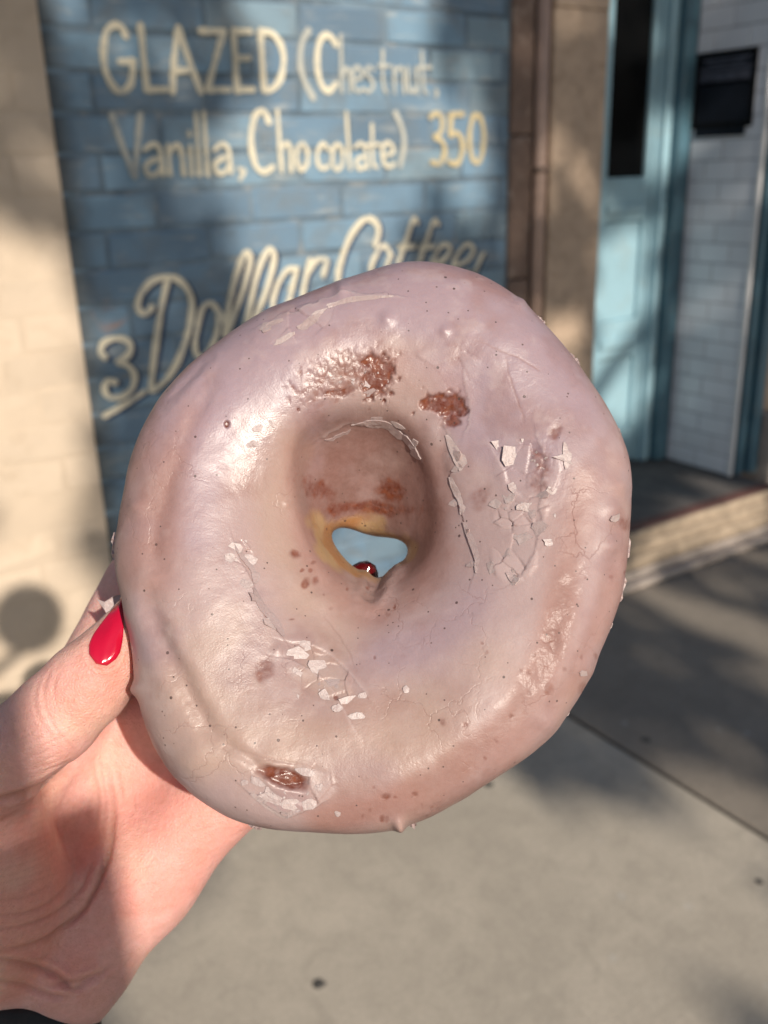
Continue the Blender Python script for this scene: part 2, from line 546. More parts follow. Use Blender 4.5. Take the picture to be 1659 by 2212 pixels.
# ------------------------------------------------------------------ brick walls
def brick_mesh(name, L, Hh, Dp, bev, jit):
    bm = box_bm(-L / 2, L / 2, 0, Dp, -Hh / 2, Hh / 2, bev, 1)
    for v in bm.verts:
        v.co.x += random.uniform(-jit, jit); v.co.z += random.uniform(-jit, jit)
        if v.co.y < Dp * 0.5: v.co.y += random.uniform(-0.0008, 0.0012)
    return bm_mesh(name, bm)

COURSE, BL = 0.0985, 0.305
def brick_wall(root, x0, x1, yface, zbot, ztop, mat, variants, zphase, edge_wobble=0.0):
    k = 0
    z = zbot + ((zphase - zbot) % COURSE) - COURSE
    row = 0
    while z < ztop:
        zc = z + COURSE / 2
        if zc - COURSE * 0.5 < zbot - 0.03:
            z += COURSE; row += 1; continue
        x = x0 - (BL * 0.5 if row % 2 else 0.0) - random.uniform(0, 0.05)
        while x < x1:
            a = max(x, x0 + random.uniform(-edge_wobble, edge_wobble)); L = BL * random.uniform(0.94, 1.05)
            b = min(x + L, x1)
            if b - a > 0.03:
                o = bpy.data.objects.new('brick', random.choice(variants))
                col.objects.link(o)
                o.parent = root
                o.matrix_parent_inverse = parent_matrix(root).inverted()
                o.location = ((a + b) / 2, yface + random.uniform(-0.0008, 0.0008), zc + random.uniform(-0.002, 0.002))
                o.scale = ((b - a - 0.010) / BL, 1, 1)
                o.rotation_euler = (0, random.uniform(-0.006, 0.006), 0)
            x += L
        z += COURSE; row += 1

def bricks(n, mat, hh):
    out = []
    for i in range(n):
        me = brick_mesh('brick', BL, hh, 0.03, 0.005, 0.0022)
        me.materials.append(mat); out.append(me)
    return out

ZT = 2.42
mural = empty('mural_wall', ((XL + XR) / 2, DW, 0))
tag(mural, 'worn blue brick wall hand painted with cream menu lettering and prices', 'wall')
link('mortar_backing', bm_mesh('mortar_backing', box_bm(XL - 0.02, XR + 0.02, DW + 0.0042, DW + 0.25, 0.001, ZT)), M['joint'], mural)
brick_wall(mural, XL, XR, DW, 0.0, ZT, M['mural'], bricks(6, M['mural'], COURSE - 0.011), 1.603)

cream = empty('cream_wall', (-0.2, DW, 0))
tag(cream, 'cream painted brick wall at the left edge, beside the blue mural', 'wall')
YC = DW - 0.032
link('mortar_backing', bm_mesh('mortar_backing', box_bm(-2.2, XL - 0.004, YC + 0.0012, DW + 0.25, 0.001, ZT)), M['cream_joint'], cream)
brick_wall(cream, -1.3, XL, YC, 0.0, ZT, M['cream'], bricks(5, M['cream'], COURSE - 0.006), 1.603, 0.004)

# ------------------------------------------------------------------ painted lettering
def z4(x, y): return (x * 0.3646, y * 0.3646)
def z5(x, y): return (561.7 + x * 0.3646, y * 0.3646)
def z6(x, y): return (604.9 + x * 0.3386, 345.6 + y * 0.3386)
def z7(x, y): return (172.8 + x * 0.2604, 483.9 + y * 0.2604)
_lo = [0.0]
def ribbon(bm, pts, wpx, off, closed=False, soft=True, dx=0.0, dz=0.0):
    q = catmull(pts, 7, closed) if soft else np.array([np.array(a) * (1 - t) + np.array(b) * t for a, b in zip(pts[:-1], pts[1:]) for t in np.linspace(0, 1, 6)])
    P = np.array([hit(x, y, 1, DW)[[0, 2]] for x, y in q])
    P[:, 0] += dx; P[:, 1] += dz
    if not closed:
        keep = [0]
        for i in range(1, len(P)):
            if np.hypot(*(P[i] - P[keep[-1]])) > 1e-4: keep.append(i)
        P = P[keep]
    wd = wpx * 0.00122
    T = np.gradient(P, axis=0)
    if closed: T = (np.roll(P, -1, 0) - np.roll(P, 1, 0))
    T /= np.linalg.norm(T, axis=1)[:, None] + 1e-9
    Nn = np.stack([-T[:, 1], T[:, 0]], 1)
    ends = [] if closed else [0, len(P) - 1]
    rows = []
    n = len(P)
    for i in range(n):
        ww = wd * 0.5 * (0.98 + 0.13 * math.sin(i * 0.45 + wpx) + 0.05 * math.sin(i * 1.7))
        y = DW - off - 0.00002 * i
        a = P[i] + Nn[i] * ww; b = P[i] - Nn[i] * ww
        rows.append((bm.verts.new((a[0], y, a[1])), bm.verts.new((b[0], y, b[1])), bm.verts.new((a[0], DW + 0.004, a[1])), bm.verts.new((b[0], DW + 0.004, b[1]))))
    for i in range(n if closed else n - 1):
        r, s = rows[i], rows[(i + 1) % n]
        bm.faces.new((r[0], s[0], s[1], r[1]))
        bm.faces.new((r[2], s[2], s[0], r[0])); bm.faces.new((r[1], s[1], s[3], r[3]))
    for e, sg in ((0, -1), (n - 1, 1)):
        if closed: break
        r = rows[e]; y = DW - off - 0.00002 * e
        fan = []
        base = math.atan2(T[e][1], T[e][0])
        for k in range(1, 5):
            a = base + math.pi / 2 - sg * k / 5 * math.pi
            fan.append(bm.verts.new((P[e][0] + wd * 0.5 * math.cos(a), y, P[e][1] + wd * 0.5 * math.sin(a))))
        bm.faces.new([r[0]] + fan + [r[1]])

def ell(cx, cy, rx, ry, n=12):
    return [(cx + rx * math.cos(k / n * math.tau), cy + ry * math.sin(k / n * math.tau)) for k in range(n)]

def letter(strokes, fn, wpx, mat, shade=False):
    """strokes: list of (points, kind) with kind 's' soft, 'h' hard corners, 'o' closed"""
    bm = bmesh.new()
    for i, (pts, kind) in enumerate(strokes):
        ribbon(bm, [fn(*p) for p in pts], wpx, 0.0040 + 0.0009 * i, kind == 'o', kind != 'h')
    o = link('painted_letter', bm_mesh('painted_letter', bm), mat, mural)
    if shade:
        bm = bmesh.new()
        for i, (pts, kind) in enumerate(strokes):
            ribbon(bm, [fn(*p) for p in pts], wpx, 0.0026 + 0.0003 * i, kind == 'o', kind != 'h', 0.011, -0.006)
        link('letter_shade', bm_mesh('letter_shade', bm), M['navy'], o)

L1, L2, LP = M['letter'], M['letterfade'], M['price']
GL = [
 [([(745, 215), (715, 160), (670, 150), (625, 200), (610, 320), (630, 440), (680, 525), (725, 540), (770, 500), (785, 420), (780, 368)], 's'), ([(790, 365), (708, 365)], 'h')],
 [([(830, 150), (850, 350), (868, 530)], 's'), ([(862, 531), (978, 531)], 'h')],
 [([(1020, 545), (1028, 350), (1052, 165)], 'h'), ([(1052, 165), (1105, 320), (1187, 545)], 'h'), ([(1028, 420), (1135, 415)], 'h')],
 [([(1182, 183), (1322, 186)], 'h'), ([(1320, 190), (1262, 400), (1228, 530)], 's'), ([(1225, 531), (1352, 531)], 'h')],
 [([(1382, 180), (1392, 360), (1402, 540)], 's'), ([(1380, 187), (1478, 187)], 'h'), ([(1400, 531), (1494, 531)], 'h'), ([(1392, 345), (1466, 345)], 'h')],
 [([(1540, 182), (1550, 360), (1562, 540)], 's'), ([(1540, 188), (1610, 200), (1665, 280), (1677, 380), (1652, 480), (1604, 530), (1562, 536)], 's')],
]
for s in GL: letter(s, z4, 14.5, L1)
letter([([(285, 180), (245, 260), (235, 380), (260, 480), (312, 582)], 's')], z5, 14, L2)
letter([([(447, 265), (412, 215), (372, 215), (342, 280), (336, 400), (360, 500), (402, 540), (444, 500)], 's')], z5, 14.5, L1)
CH = [
 [([(475, 210), (478, 380), (482, 545)], 's'), ([(482, 450), (502, 408), (526, 430), (530, 545)], 's')],
 [([(556, 475), (597, 458), (594, 418), (572, 395), (550, 430), (550, 500), (576, 545), (604, 530)], 's')],
 [([(668, 412), (642, 395), (626, 430), (655, 470), (667, 512), (642, 545), (614, 530)], 's')],
 [([(724, 298), (726, 500), (746, 547)], 's'), ([(700, 390), (762, 390)], 'h')],
 [([(790, 398), (795, 552)], 'h'), ([(795, 440), (824, 400), (846, 430), (850, 552)], 's')],
 [([(872, 398), (876, 510), (897, 548), (922, 520)], 's'), ([(922, 398), (928, 552)], 'h')],
 [([(955, 308), (962, 440), (968, 535), (990, 550)], 's'), ([(930, 400), (1008, 400)], 'h')],
 [([(1034, 532), (1048, 545), (1038, 575)], 's')],
]
for s in CH: letter(s, z5, 9.0, L2)
VA = [
 [([(658, 678), (722, 862), (795, 1045)], 's'), ([(828, 678), (812, 860), (797, 1045)], 's')],
 [([(855, 885), (900, 855), (945, 882), (966, 1035)], 's'), ([(952, 940), (902, 950), (860, 985), (882, 1035), (932, 1025), (957, 980)], 's')],
 [([(993, 860), (1006, 1035)], 'h'), ([(1000, 905), (1040, 860), (1070, 890), (1086, 1035)], 's')],
 [([(1124, 868), (1136, 1035)], 'h'), ([(1117, 785), (1121, 800)], 'h')],
 [([(1158, 668), (1180, 1035)], 'h')],
 [([(1205, 668), (1228, 1035)], 'h')],
 [([(1268, 885), (1310, 855), (1350, 882), (1367, 1022)], 's'), ([(1352, 930), (1302, 945), (1270, 980), (1292, 1025), (1337, 1015), (1360, 970)], 's')],
 [([(1412, 1000), (1442, 1012), (1420, 1062)], 's')],
]
for i, s in enumerate(VA): letter(s, z4, 10.5 if i else 13, L2 if i == 0 else L1)
letter([([(1592, 725), (1562, 660), (1522, 670), (1492, 740), (1486, 860), (1512, 980), (1562, 1020), (1612, 990)], 's')], z4, 13.5, L1)
HO = [
 [([(100, 658), (112, 840), (126, 1012)], 's'), ([(121, 895), (150, 850), (176, 882), (182, 1012)], 's')],
 [(ell(246, 930, 34, 78), 'o')],
 [([(402, 885), (372, 850), (342, 890), (336, 950), (362, 1000), (402, 985)], 's')],
 [(ell(456, 930, 32, 75), 'o')],
 [([(508, 668), (530, 1000)], 'h')],
 [([(560, 872), (590, 850), (620, 880), (636, 997)], 's'), ([(622, 930), (587, 935), (565, 970), (587, 1000), (622, 982)], 's')],
 [([(660, 738), (666, 960), (692, 990)], 's'), ([(630, 860), (702, 855)], 'h')],
 [([(725, 922), (782, 905), (777, 860), (747, 845), (720, 890), (725, 950), (757, 990), (792, 970)], 's')],
]
for s in HO: letter(s, z5, 10.0, L1)
letter([([(798, 668), (838, 760), (850, 860), (828, 982)], 's')], z5, 14, L2)
P350 = [
 [([(1006, 695), (1045, 670), (1076, 712), (1070, 780), (1036, 812), (1080, 842), (1090, 912), (1060, 970), (1014, 960)], 's')],
 [([(1198, 675), (1130, 677)], 'h'), ([(1130, 677), (1122, 800)], 'h'), ([(1122, 803), (1162, 788), (1194, 840), (1190, 920), (1160, 970), (1113, 960)], 's')],
 [(ell(1280, 822, 42, 143), 'o')],
]
for s in P350: letter(s, z5, 13.5, LP)
SC = [
 ([([(205, 1105), (168, 1060), (200, 980), (290, 948), (382, 962), (420, 1022), (390, 1092), (312, 1140)], 's'), ([(312, 1140), (402, 1180), (450, 1262), (420, 1372), (340, 1432), (240, 1432), (200, 1372), (222, 1302), (290, 1312)], 's')], z7, 14),
 ([([(200, 1592), (360, 1500), (530, 1390)], 's')], z7, 12.5),
 ([([(718, 480), (660, 760), (612, 1100), (582, 1375)], 's'), ([(592, 692), (540, 742), (478, 700), (500, 582), (600, 470), (740, 440), (850, 492), (920, 622), (910, 802), (860, 1002), (760, 1222), (640, 1352), (582, 1375)], 's')], z7, 15),
 ([([(1140, 715), (1082, 655), (1012, 702), (972, 850), (950, 1010), (982, 1100), (1062, 1060), (1132, 900), (1148, 730), (1200, 830)], 's')], z7, 13),
 ([([(1195, 920), (1240, 640), (1300, 400), (1370, 235), (1408, 300), (1352, 540), (1262, 780), (1216, 930), (1262, 990)], 's')], z7, 14),
 ([([(1370, 860), (1450, 480), (1510, 300), (1572, 205), (1606, 290), (1545, 540), (1450, 780), (1420, 900), (1460, 940)], 's')], z7, 14),
 ([([(90, 690), (40, 705), (-20, 800), (-50, 920), (-20, 990), (40, 930), (100, 700)], 's'), ([(105, 690), (60, 880), (80, 960)], 's')], z6, 12),
 ([([(190, 636), (160, 760), (140, 870)], 's'), ([(170, 720), (230, 640), (292, 640), (270, 740)], 's')], z6, 13),
 ([([(606, 545), (626, 440), (580, 378), (520, 390), (450, 480), (400, 600), (368, 720), (380, 850), (450, 850)], 's')], z6, 15),
 ([([(705, 600), (660, 545), (612, 600), (576, 690), (590, 780), (650, 740), (705, 600)], 's')], z6, 12),
 ([([(872, 400), (846, 380), (800, 520), (750, 660), (700, 840)], 's'), ([(760, 560), (850, 550)], 'h')], z6, 13),
 ([([(1004, 410), (976, 390), (930, 520), (886, 650), (840, 840)], 's'), ([(890, 560), (980, 552)], 'h')], z6, 13),
 ([([(985, 660), (1050, 630), (1085, 565), (1042, 540), (990, 600), (962, 690), (990, 760), (1060, 710)], 's')], z6, 11.5),
 ([([(1120, 670), (1195, 640), (1232, 570), (1190, 538), (1130, 600), (1098, 690), (1130, 760), (1200, 710)], 's')], z6, 11.5),
 ([([(1296, 595), (1262, 660), (1240, 720)], 's')], z6, 11),
]
for st, fn, wpx in SC: letter(st, fn, wpx, L1, True)

# ------------------------------------------------------------------ stone pilaster and pipe
ZT2 = 2.55
pil = empty('stone_pilaster', (2.45, DW, 0))
tag(pil, 'weathered brown and beige stone pilaster between the blue mural and the pale blue door', 'pilaster')
b0, b1, b2, b3 = hit(1333 * .8641, 60, 1, DW)[0], hit(1360 * .8641, 60, 1, DW)[0], hit(1388 * .8641, 60, 1, DW - 0.045)[0], 2.672
z = 0.001; k = 0
while z < ZT2:
    h = random.uniform(0.42, 0.58)
    bm = box_bm(XR + 0.004, b0, DW - 0.012 + random.uniform(-.002, .002), DW + 0.24, z, min(z + h - 0.004, ZT2), 0.006)
    link('brown_block', bm_mesh('brown_block', bm), M['brown'], pil)
    z += h
link('groove', bm_mesh('groove', box_bm(b0 + 0.001, b2, DW + 0.03, DW + 0.24, 0.001, ZT2)), M['brown'], pil)
z = 0.001
while z < ZT2:
    h = random.uniform(1.9, 2.0)
    bm = box_bm(b2, b3, DW - 0.045 + random.uniform(-.0015, .0015), DW + 0.24, z, min(z + h - 0.0015, ZT2), 0.005)
    bmesh.ops.subdivide_edges(bm, edges=[e for e in bm.edges if e.calc_length() > 0.2], cuts=5)
    for v in bm.verts:
        if v.co.y < DW: v.co.x += random.uniform(-.0025, .0025); v.co.y += random.uniform(-.002, .002)
    link('stone_block', bm_mesh('stone_block', bm), M['stone'], pil)
    z += h
pipe = empty('conduit_pipe', ((b0 + b1) / 2, DW, 0))
tag(pipe, 'thin painted vertical pipe running up the groove of the stone pilaster', 'pipe')
def tube(name, pts, r, mat, parent, seg=14):
    bm = bmesh.new(); rings = []
    for i, p in enumerate(pts):
        p = Vector(p)
        d = (Vector(pts[min(i + 1, len(pts) - 1)]) - Vector(pts[max(i - 1, 0)])).normalized()
        a = d.orthogonal().normalized(); b = d.cross(a)
        rr = r[i] if isinstance(r, (list, tuple)) else r
        rings.append([bm.verts.new(p + (a * math.cos(t) + b * math.sin(t)) * rr) for t in np.linspace(0, math.tau, seg, endpoint=False)])
    for i in range(len(rings) - 1):
        # match nearest start vertex so rings do not twist
        ra, rb = rings[i], rings[i + 1]
        s = min(range(seg), key=lambda k: (rb[k].co - ra[0].co).length)
        rb = rb[s:] + rb[:s]; rings[i + 1] = rb
        for k in range(seg): bm.faces.new((ra[k], ra[(k + 1) % seg], rb[(k + 1) % seg], rb[k]))
    bm.faces.new(rings[0]); bm.faces.new(rings[-1])
    return link(name, bm_mesh(name, bm, True), mat, parent)
px_ = (b0 + b1) / 2 + 0.004
tube('pipe_run', [(px_, DW - 0.018, 0.001), (px_, DW - 0.018, 1.2), (px_, DW - 0.018, ZT2)], (b1 - b0) * 0.5, M['pipe'], pipe)
for zz in (0.55, 1.42, 2.2):
    link('pipe_clip', bm_mesh('pipe_clip', box_bm(px_ - 0.028, px_ + 0.028, DW - 0.042, DW + 0.02, zz, zz + 0.02, 0.003)), M['brown'], pipe)

# ------------------------------------------------------------------ doorway: step, door, tiled return wall
step = empty('doorstep', (2.9, 2.3, 0))
tag(step, 'raised doorstep with worn ribbed brass edge and dark floor', 'step')
SX0, SX1 = 2.30, 3.405
link('step_floor', bm_mesh('step_floor', box_bm(SX0 + 0.004, XT + 0.05, 2.306, YD + 0.05, 0.001, FLZ - 0.003, 0.003)), M['floor'], step)
link('red_edge', bm_mesh('red_edge', box_bm(SX0, SX1, 2.252, 2.304, 0.001, FLZ, 0.004)), M['redline'], step)
ribs = [(2.165, 0.050), (2.187, 0.092), (2.209, 0.130), (2.231, 0.166)]
for i, (y, zt) in enumerate(ribs):
    link('rib', bm_mesh('rib', box_bm(SX0 + random.uniform(-.004, .004), SX1 + random.uniform(-.01, .01), y, y + 0.0145, 0.001 + (0.02 if i else 0), zt, 0.005, 2)), M['stonepale'] if i in (0,) else M['brass'], step)
link('step_base', bm_mesh('step_base', box_bm(SX0, SX1 + 0.02, 2.118, 2.163, 0.001, 0.026, 0.006)), M['stonepale'], step)

ZD = 2.5
frame = empty('door_frame', (3.0, YD, FLZ))
tag(frame, 'pale blue painted timber frame around the narrow door', 'door frame')
jr = hit(1462, 330, 1, YD - 0.03)[0]
ge = hit(1395, 385, 1, YD)[0]
gl0 = hit(1312, 385, 1, YD)[0]
box('jamb', 2.62, gl0 - 0.17, YD - 0.03, YD + 0.10, FLZ, ZD, M['teal'], frame, 0.004)
box('jamb', ge + 0.052, ge + 0.098, YD - 0.035, YD + 0.10, FLZ, ZD, M['teal'], frame, 0.004)
box('stop_bead', ge + 0.030, ge + 0.0505, YD - 0.012, YD + 0.10, FLZ, ZD, M['teal'], frame, 0.004)
box('architrave', ge + 0.100, XT - 0.0005, YD - 0.075, YD + 0.10, FLZ, ZD, M['tealdark'], frame, 0.006)
box('lintel', 2.62, XT - 0.001, YD - 0.02, YD + 0.10, ZD + 0.001, ZD + 0.12, M['teal'], frame, 0.004)

door = empty('door', (3.0, YD, FLZ))
tag(door, 'pale blue panelled door with a tall dark glass pane', 'door')
zg = hit(1352, 390, 1, YD)[2]
dx0, dx1 = gl0 - 0.165, ge + 0.028
box('stile', dx0, gl0, YD, YD + 0.045, FLZ + 0.01, ZD - 0.004, M['teal'], door, 0.003)
box('stile', ge, dx1, YD, YD + 0.045, FLZ + 0.01, ZD - 0.004, M['teal'], door, 0.003)
def zq(y): return hit(1350, y, 1, YD)[2]
box('rail', gl0 + .0005, ge - .0005, YD + 0.0005, YD + 0.045, zq(478), zg, M['teal'], door, 0.003)
box('rail_moulding', gl0 + .001, ge - .001, YD - 0.012, YD - 0.0005, zq(462), zq(440), M['teal'], door, 0.004)
box('rail', gl0 + .0005, ge - .0005, YD + 0.0005, YD + 0.045, zq(770), zq(690), M['teal'], door, 0.003)
box('rail_moulding', gl0 + .001, ge - .001, YD - 0.012, YD - 0.0005, zq(748), zq(728), M['teal'], door, 0.004)
box('rail', gl0 + .0005, ge - .0005, YD + 0.0005, YD + 0.045, FLZ + 0.011, zq(925), M['teal'], door, 0.003)
box('panel', gl0 + .001, ge - .001, YD + 0.014, YD + 0.035, zq(691), zq(479), M['teal'], door, 0.006)
box('panel', gl0 + .001, ge - .001, YD + 0.014, YD + 0.035, zq(926), zq(771), M['teal'], door, 0.006)
box('glass_pane', gl0 + .001, ge - .001, YD + 0.018, YD + 0.03, zg + .001, ZD - 0.01, M['glass'], door)
box('glazing_bead', gl0 + .001, ge - .001, YD + 0.002, YD + 0.0175, zg + .001, zg + 0.012, M['teal'], door, 0.003)

tw = empty('tiled_wall', (XT, 2.65, FLZ))
tag(tw, 'white tiled side wall of the doorway with a pale metal corner strip', 'wall')
YT0, YT1 = 2.452, YD - 0.076
box('tile_backing', XT + 0.0028, XT + 0.20, YT0, YD + 0.09, FLZ + 0.001, ZT2, M['grout'], tw)
TH, TL = 0.0795, 0.158
tiles = []
for i in range(4):
    bm = box_bm(0, 0.012, -TL / 2 + .0018, TL / 2 - .0018, -TH / 2 + .0018, TH / 2 - .0018, 0.0022, 1)
    me = bm_mesh('tile', bm); me.materials.append(M['tile']); tiles.append(me)
r = 0; z = FLZ + 0.002
while z < ZT2 - TH:
    y = YT1 - TL * (0.5 if r % 2 else 1.0) + TL
    while y > YT0:
        a, b = max(y - TL, YT0), min(y, YT1)
        if b - a > 0.012:
            o = bpy.data.objects.new('tile', random.choice(tiles)); col.objects.link(o)
            o.parent = tw; o.matrix_parent_inverse = parent_matrix(tw).inverted()
            o.location = (XT + random.uniform(-.0004, .0004), (a + b) / 2, z + TH / 2)
            o.scale = (1, (b - a) / TL, 1)
            o.rotation_euler = (0, random.uniform(-.004, .004), random.uniform(-.006, .006))
        y -= TL
    z += TH; r += 1
box('corner_strip', XT - 0.006, XT + 0.012, YT0 - 0.018, YT0 - 0.001, FLZ + 0.001, ZT2, M['trim'], tw, 0.003)

sp = [hit(*q, 0, XT - 0.011) for q in ((1505, 118), (1640, 98), (1490, 280), (1620, 272))]
sy0 = (sp[1][1] + sp[3][1]) / 2; sy1 = (sp[0][1] + sp[2][1]) / 2
sz1 = (sp[0][2] + sp[1][2]) / 2; sz0 = (sp[2][2] + sp[3][2]) / 2
sign = empty('menu_board', (XT - 0.01, (sy0 + sy1) / 2, sz0))
tag(sign, 'black framed notice board hanging on the white tiles', 'sign')
fw = 0.022
box('frame_rail', XT - 0.007, XT - 0.0015, sy0, sy1, sz1 - fw, sz1, M['blackframe'], sign, 0.002)
box('frame_rail', XT - 0.007, XT - 0.0015, sy0, sy1, sz0, sz0 + fw, M['blackframe'], sign, 0.002)
box('frame_stile', XT - 0.0068, XT - 0.0015, sy0, sy0 + fw, sz0 + fw + .0005, sz1 - fw - .0005, M['blackframe'], sign, 0.002)
box('frame_stile', XT - 0.0068, XT - 0.0015, sy1 - fw, sy1, sz0 + fw + .0005, sz1 - fw - .0005, M['blackframe'], sign, 0.002)
sheet = box('printed_sheet', XT - 0.0045, XT - 0.0015, sy0 + fw + .0005, sy1 - fw - .0005, sz0 + fw + .0005, sz1 - fw - .0005, M['print'], sign)
for i, (fz, h, a, b) in enumerate(((0.90, .014, .12, .88), (0.84, .010, .2, .8), (0.77, .018, .08, .92), (0.66, .05, .10, .92), (0.25, .20, .10, .94))):
    zc = sz0 + (sz1 - sz0) * fz
    box('print_block', XT - 0.0055, XT - 0.0047, sy0 + (sy1 - sy0) * a, sy0 + (sy1 - sy0) * b, zc - h * .5, zc + h * .5, M['printline'] if i < 4 else M['print'], sheet)

shop = empty('shopfront_frame', (3.45, 2.44, FLZ))
tag(shop, 'dark teal timber shopfront post at the right edge, beside the white tiles', 'post')
for i, (a, b, yy) in enumerate(((3.3635, 3.385, 2.452), (3.3855, 3.412, 2.428), (3.4125, 3.445, 2.445), (3.4455, 3.50, 2.415))):
    box('post_moulding', a, b, yy, 2.70, FLZ + 0.002, ZT2, M['tealdark'], shop, 0.005, 2)
plinth = empty('stone_plinth', (3.8, 2.5, 0))
tag(plinth, 'low brown stone plinth beside the end of the doorstep', 'plinth')
box('plinth_block', 3.512, 4.4, 2.36, 2.72, 0.001, 0.42, M['stonepale'], plinth, 0.012, 2)
box('wall_above', 3.512, 4.4, 2.44, 2.72, 0.423, ZT2, M['stone'], plinth, 0.01)

# ------------------------------------------------------------------ unseen objects added behind the camera to shape sun and shade
su = np.cross(ZUP, TOSUN); su /= np.linalg.norm(su)
sv = np.cross(TOSUN, su)
def suv(P): return np.array([P @ su, P @ sv])
gaps = []
for q, r in (((690, 10), .20), ((725, 120), .17), ((700, 230), .17), ((700, 330), .22), ((640, 440), .20), ((690, 520), .22), ((660, 620), .18), ((600, 330), .14), ((820, 60), .14), ((850, 250), .13), ((810, 420), .15), ((1000, 310), .12), ((800, 1180), .16)):
    gaps.append((suv(hit(*q, 1, DW)), r))
for q, r in (((20, 900), .17), ((60, 1010), .14), ((70, 760), .09), ((40, 640), .11), ((60, 1120), .05), ((30, 1180), .06), ((100, 1260), .10), ((150, 1330), .09), ((20, 1330), .16), ((30, 1450), .12), ((60, 1390), .12)):
    gaps.append((suv(hit(*q, 1, YC)), r))
for q, r in (((1335, 640), .15), ((1330, 780), .13), ((1345, 860), .10), ((1345, 520), .10)):
    gaps.append((suv(hit(*q, 1, YD)), r))
gaps.append((suv(hit(1440, 330, 1, YD - .03)), .09))
for q, r in (((1620, 1080), .09), ((1540, 1120), .08), ((1460, 1165), .06)):
    gaps.append((suv(hit(*q, 1, 2.2)), r))
for q, r in (((960, 1860), .24), ((1000, 1980), .27), ((880, 2090), .25), ((640, 1870), .13), ((1150, 1850), .14), ((1300, 2080), .14), ((650, 2130), .12), ((1560, 1350), .07), ((1600, 1760), .09), ((1500, 1950), .13), ((400, 2180), .10)):
    gaps.append((suv(hit(*q, 2, 0)), r))
for q, dd, r in (((800, 1000), D0, .12), ((800, 1500), D0, .12), ((150, 1700), D0 + .02, .13), ((350, 1900), D0 + .03, .12)):
    gaps.append((suv(CAM + dd * ray(*q)), r))
treec = np.array([1.8, 2.0, 0.75]) + TOSUN * 12.0
tree = empty('street_tree', (treec[0] + 6.0, treec[1], -0.05))  # added tree out of view, crown left open where sunlight should land
tag(tree, 'broad leafy street tree standing across the road behind the viewer', 'tree')
rt = random.Random(3)
tx, ty, tz = treec
tube('trunk', [(tx + 6.0, ty, -0.06), (tx + 5.9, ty, 2), (tx + 5.2, ty + .1, 4.6), (tx + 2.6, ty, tz + 1.6)], [.28, .22, .17, .12], M['bark'], tree)
lv = []; lf = []
cuv = suv(treec)
n = 0
while n < 12000:
    a, b = rt.uniform(-3.4, 3.4), rt.uniform(-2.6, 2.6)
    if (a / 3.4) ** 2 + (b / 2.6) ** 2 > 1: continue
    p = cuv + np.array([a, b])
    inside = False
    for gc, gr in gaps:
        if np.hypot(*(p - gc)) < gr * 1.0 + 0.05: inside = True; break
    if inside: continue
    P = treec + su * a + sv * b + TOSUN * rt.uniform(-1.4, 1.4)
    s = rt.uniform(0.07, 0.12)
    d1 = np.array([rt.gauss(0, 1) for _ in range(3)]); d1 /= np.linalg.norm(d1)
    d2 = np.cross(d1, np.array([rt.gauss(0, 1) for _ in range(3)])); d2 /= np.linalg.norm(d2)
    i0 = len(lv)
    lv += [P - d1 * s, P + d2 * s * .6, P + d1 * s, P - d2 * s * .6]
    lf.append((i0, i0 + 1, i0 + 2, i0 + 3)); n += 1
link('crown', np_mesh('crown', np.array(lv), np.array(lf), False), M['leaf'], tree)
for k in range(9):
    a = k / 9 * math.tau
    e = treec + su * 2.4 * math.cos(a) + sv * 1.7 * math.sin(a)
    if math.sin(a) < .2: continue
    if any(np.hypot(*(suv(treec + np.array([2.6, 0, 1.6]) * (1 - t) + (e - treec) * t) - gc)) < gr + .22 for gc, gr in gaps for t in np.linspace(0, 1, 12)): continue
    tube('limb', [(tx + 2.6, ty, tz + 1.6), tuple((treec + e) / 2 + np.array([0, 0, -.4])), tuple(e)], [.09, .05, .02], M['bark'], tree, 8)

# added globe casts a round head shadow on the wall; added plates shade the hand
def uvw(a, b, t): return CAM + su * a + sv * b + TOSUN * t
LT = 2.3
base = uvw(-0.17, 0, LT)
gp = hit(62, 1338, 1, YC); gp = gp + TOSUN * ((CAM + TOSUN * LT - gp) @ TOSUN)
head_blocker = empty('street_lamp', (base[0], base[1], 0))
tag(head_blocker, 'slim black street lamp with one round globe on a bracket, behind the viewer', 'lamp')
tube('pole', [(base[0], base[1], -0.001), (base[0], base[1], 0.12), (base[0], base[1], 0.13), (base[0], base[1], gp[2] + .02)], [.05, .05, .024, .022], M['lampmetal'], head_blocker)
pb = np.array([base[0], base[1], gp[2] - .16])
tube('bracket', [tuple(pb), tuple(pb * .7 + gp * .3 + np.array([0, 0, -.03])), tuple(pb * .35 + gp * .65 + np.array([0, 0, -.05])), tuple(gp + np.array([0, 0, -.07]))], [.02, .018, .016, .014], M['lampmetal'], head_blocker)
bm = bmesh.new()
bmesh.ops.create_uvsphere(bm, u_segments=28, v_segments=18, radius=0.098)
for v in bm.verts: v.co += Vector(gp)
link('globe', bm_mesh('globe', bm, True), M['globe'], head_blocker)
LT = 0.62
base = uvw(-0.135, 0, LT)
plates_ = empty('parking_sign', (base[0], base[1], 0))
tag(plates_, 'sign post with two blank plates on the pavement close behind the viewer', 'sign')
tube('post', [(base[0], base[1], -0.001), (base[0], base[1], 0.9), (base[0], base[1], CAM[2] + .33)], [.022, .022, .022], M['lampmetal'], plates_)
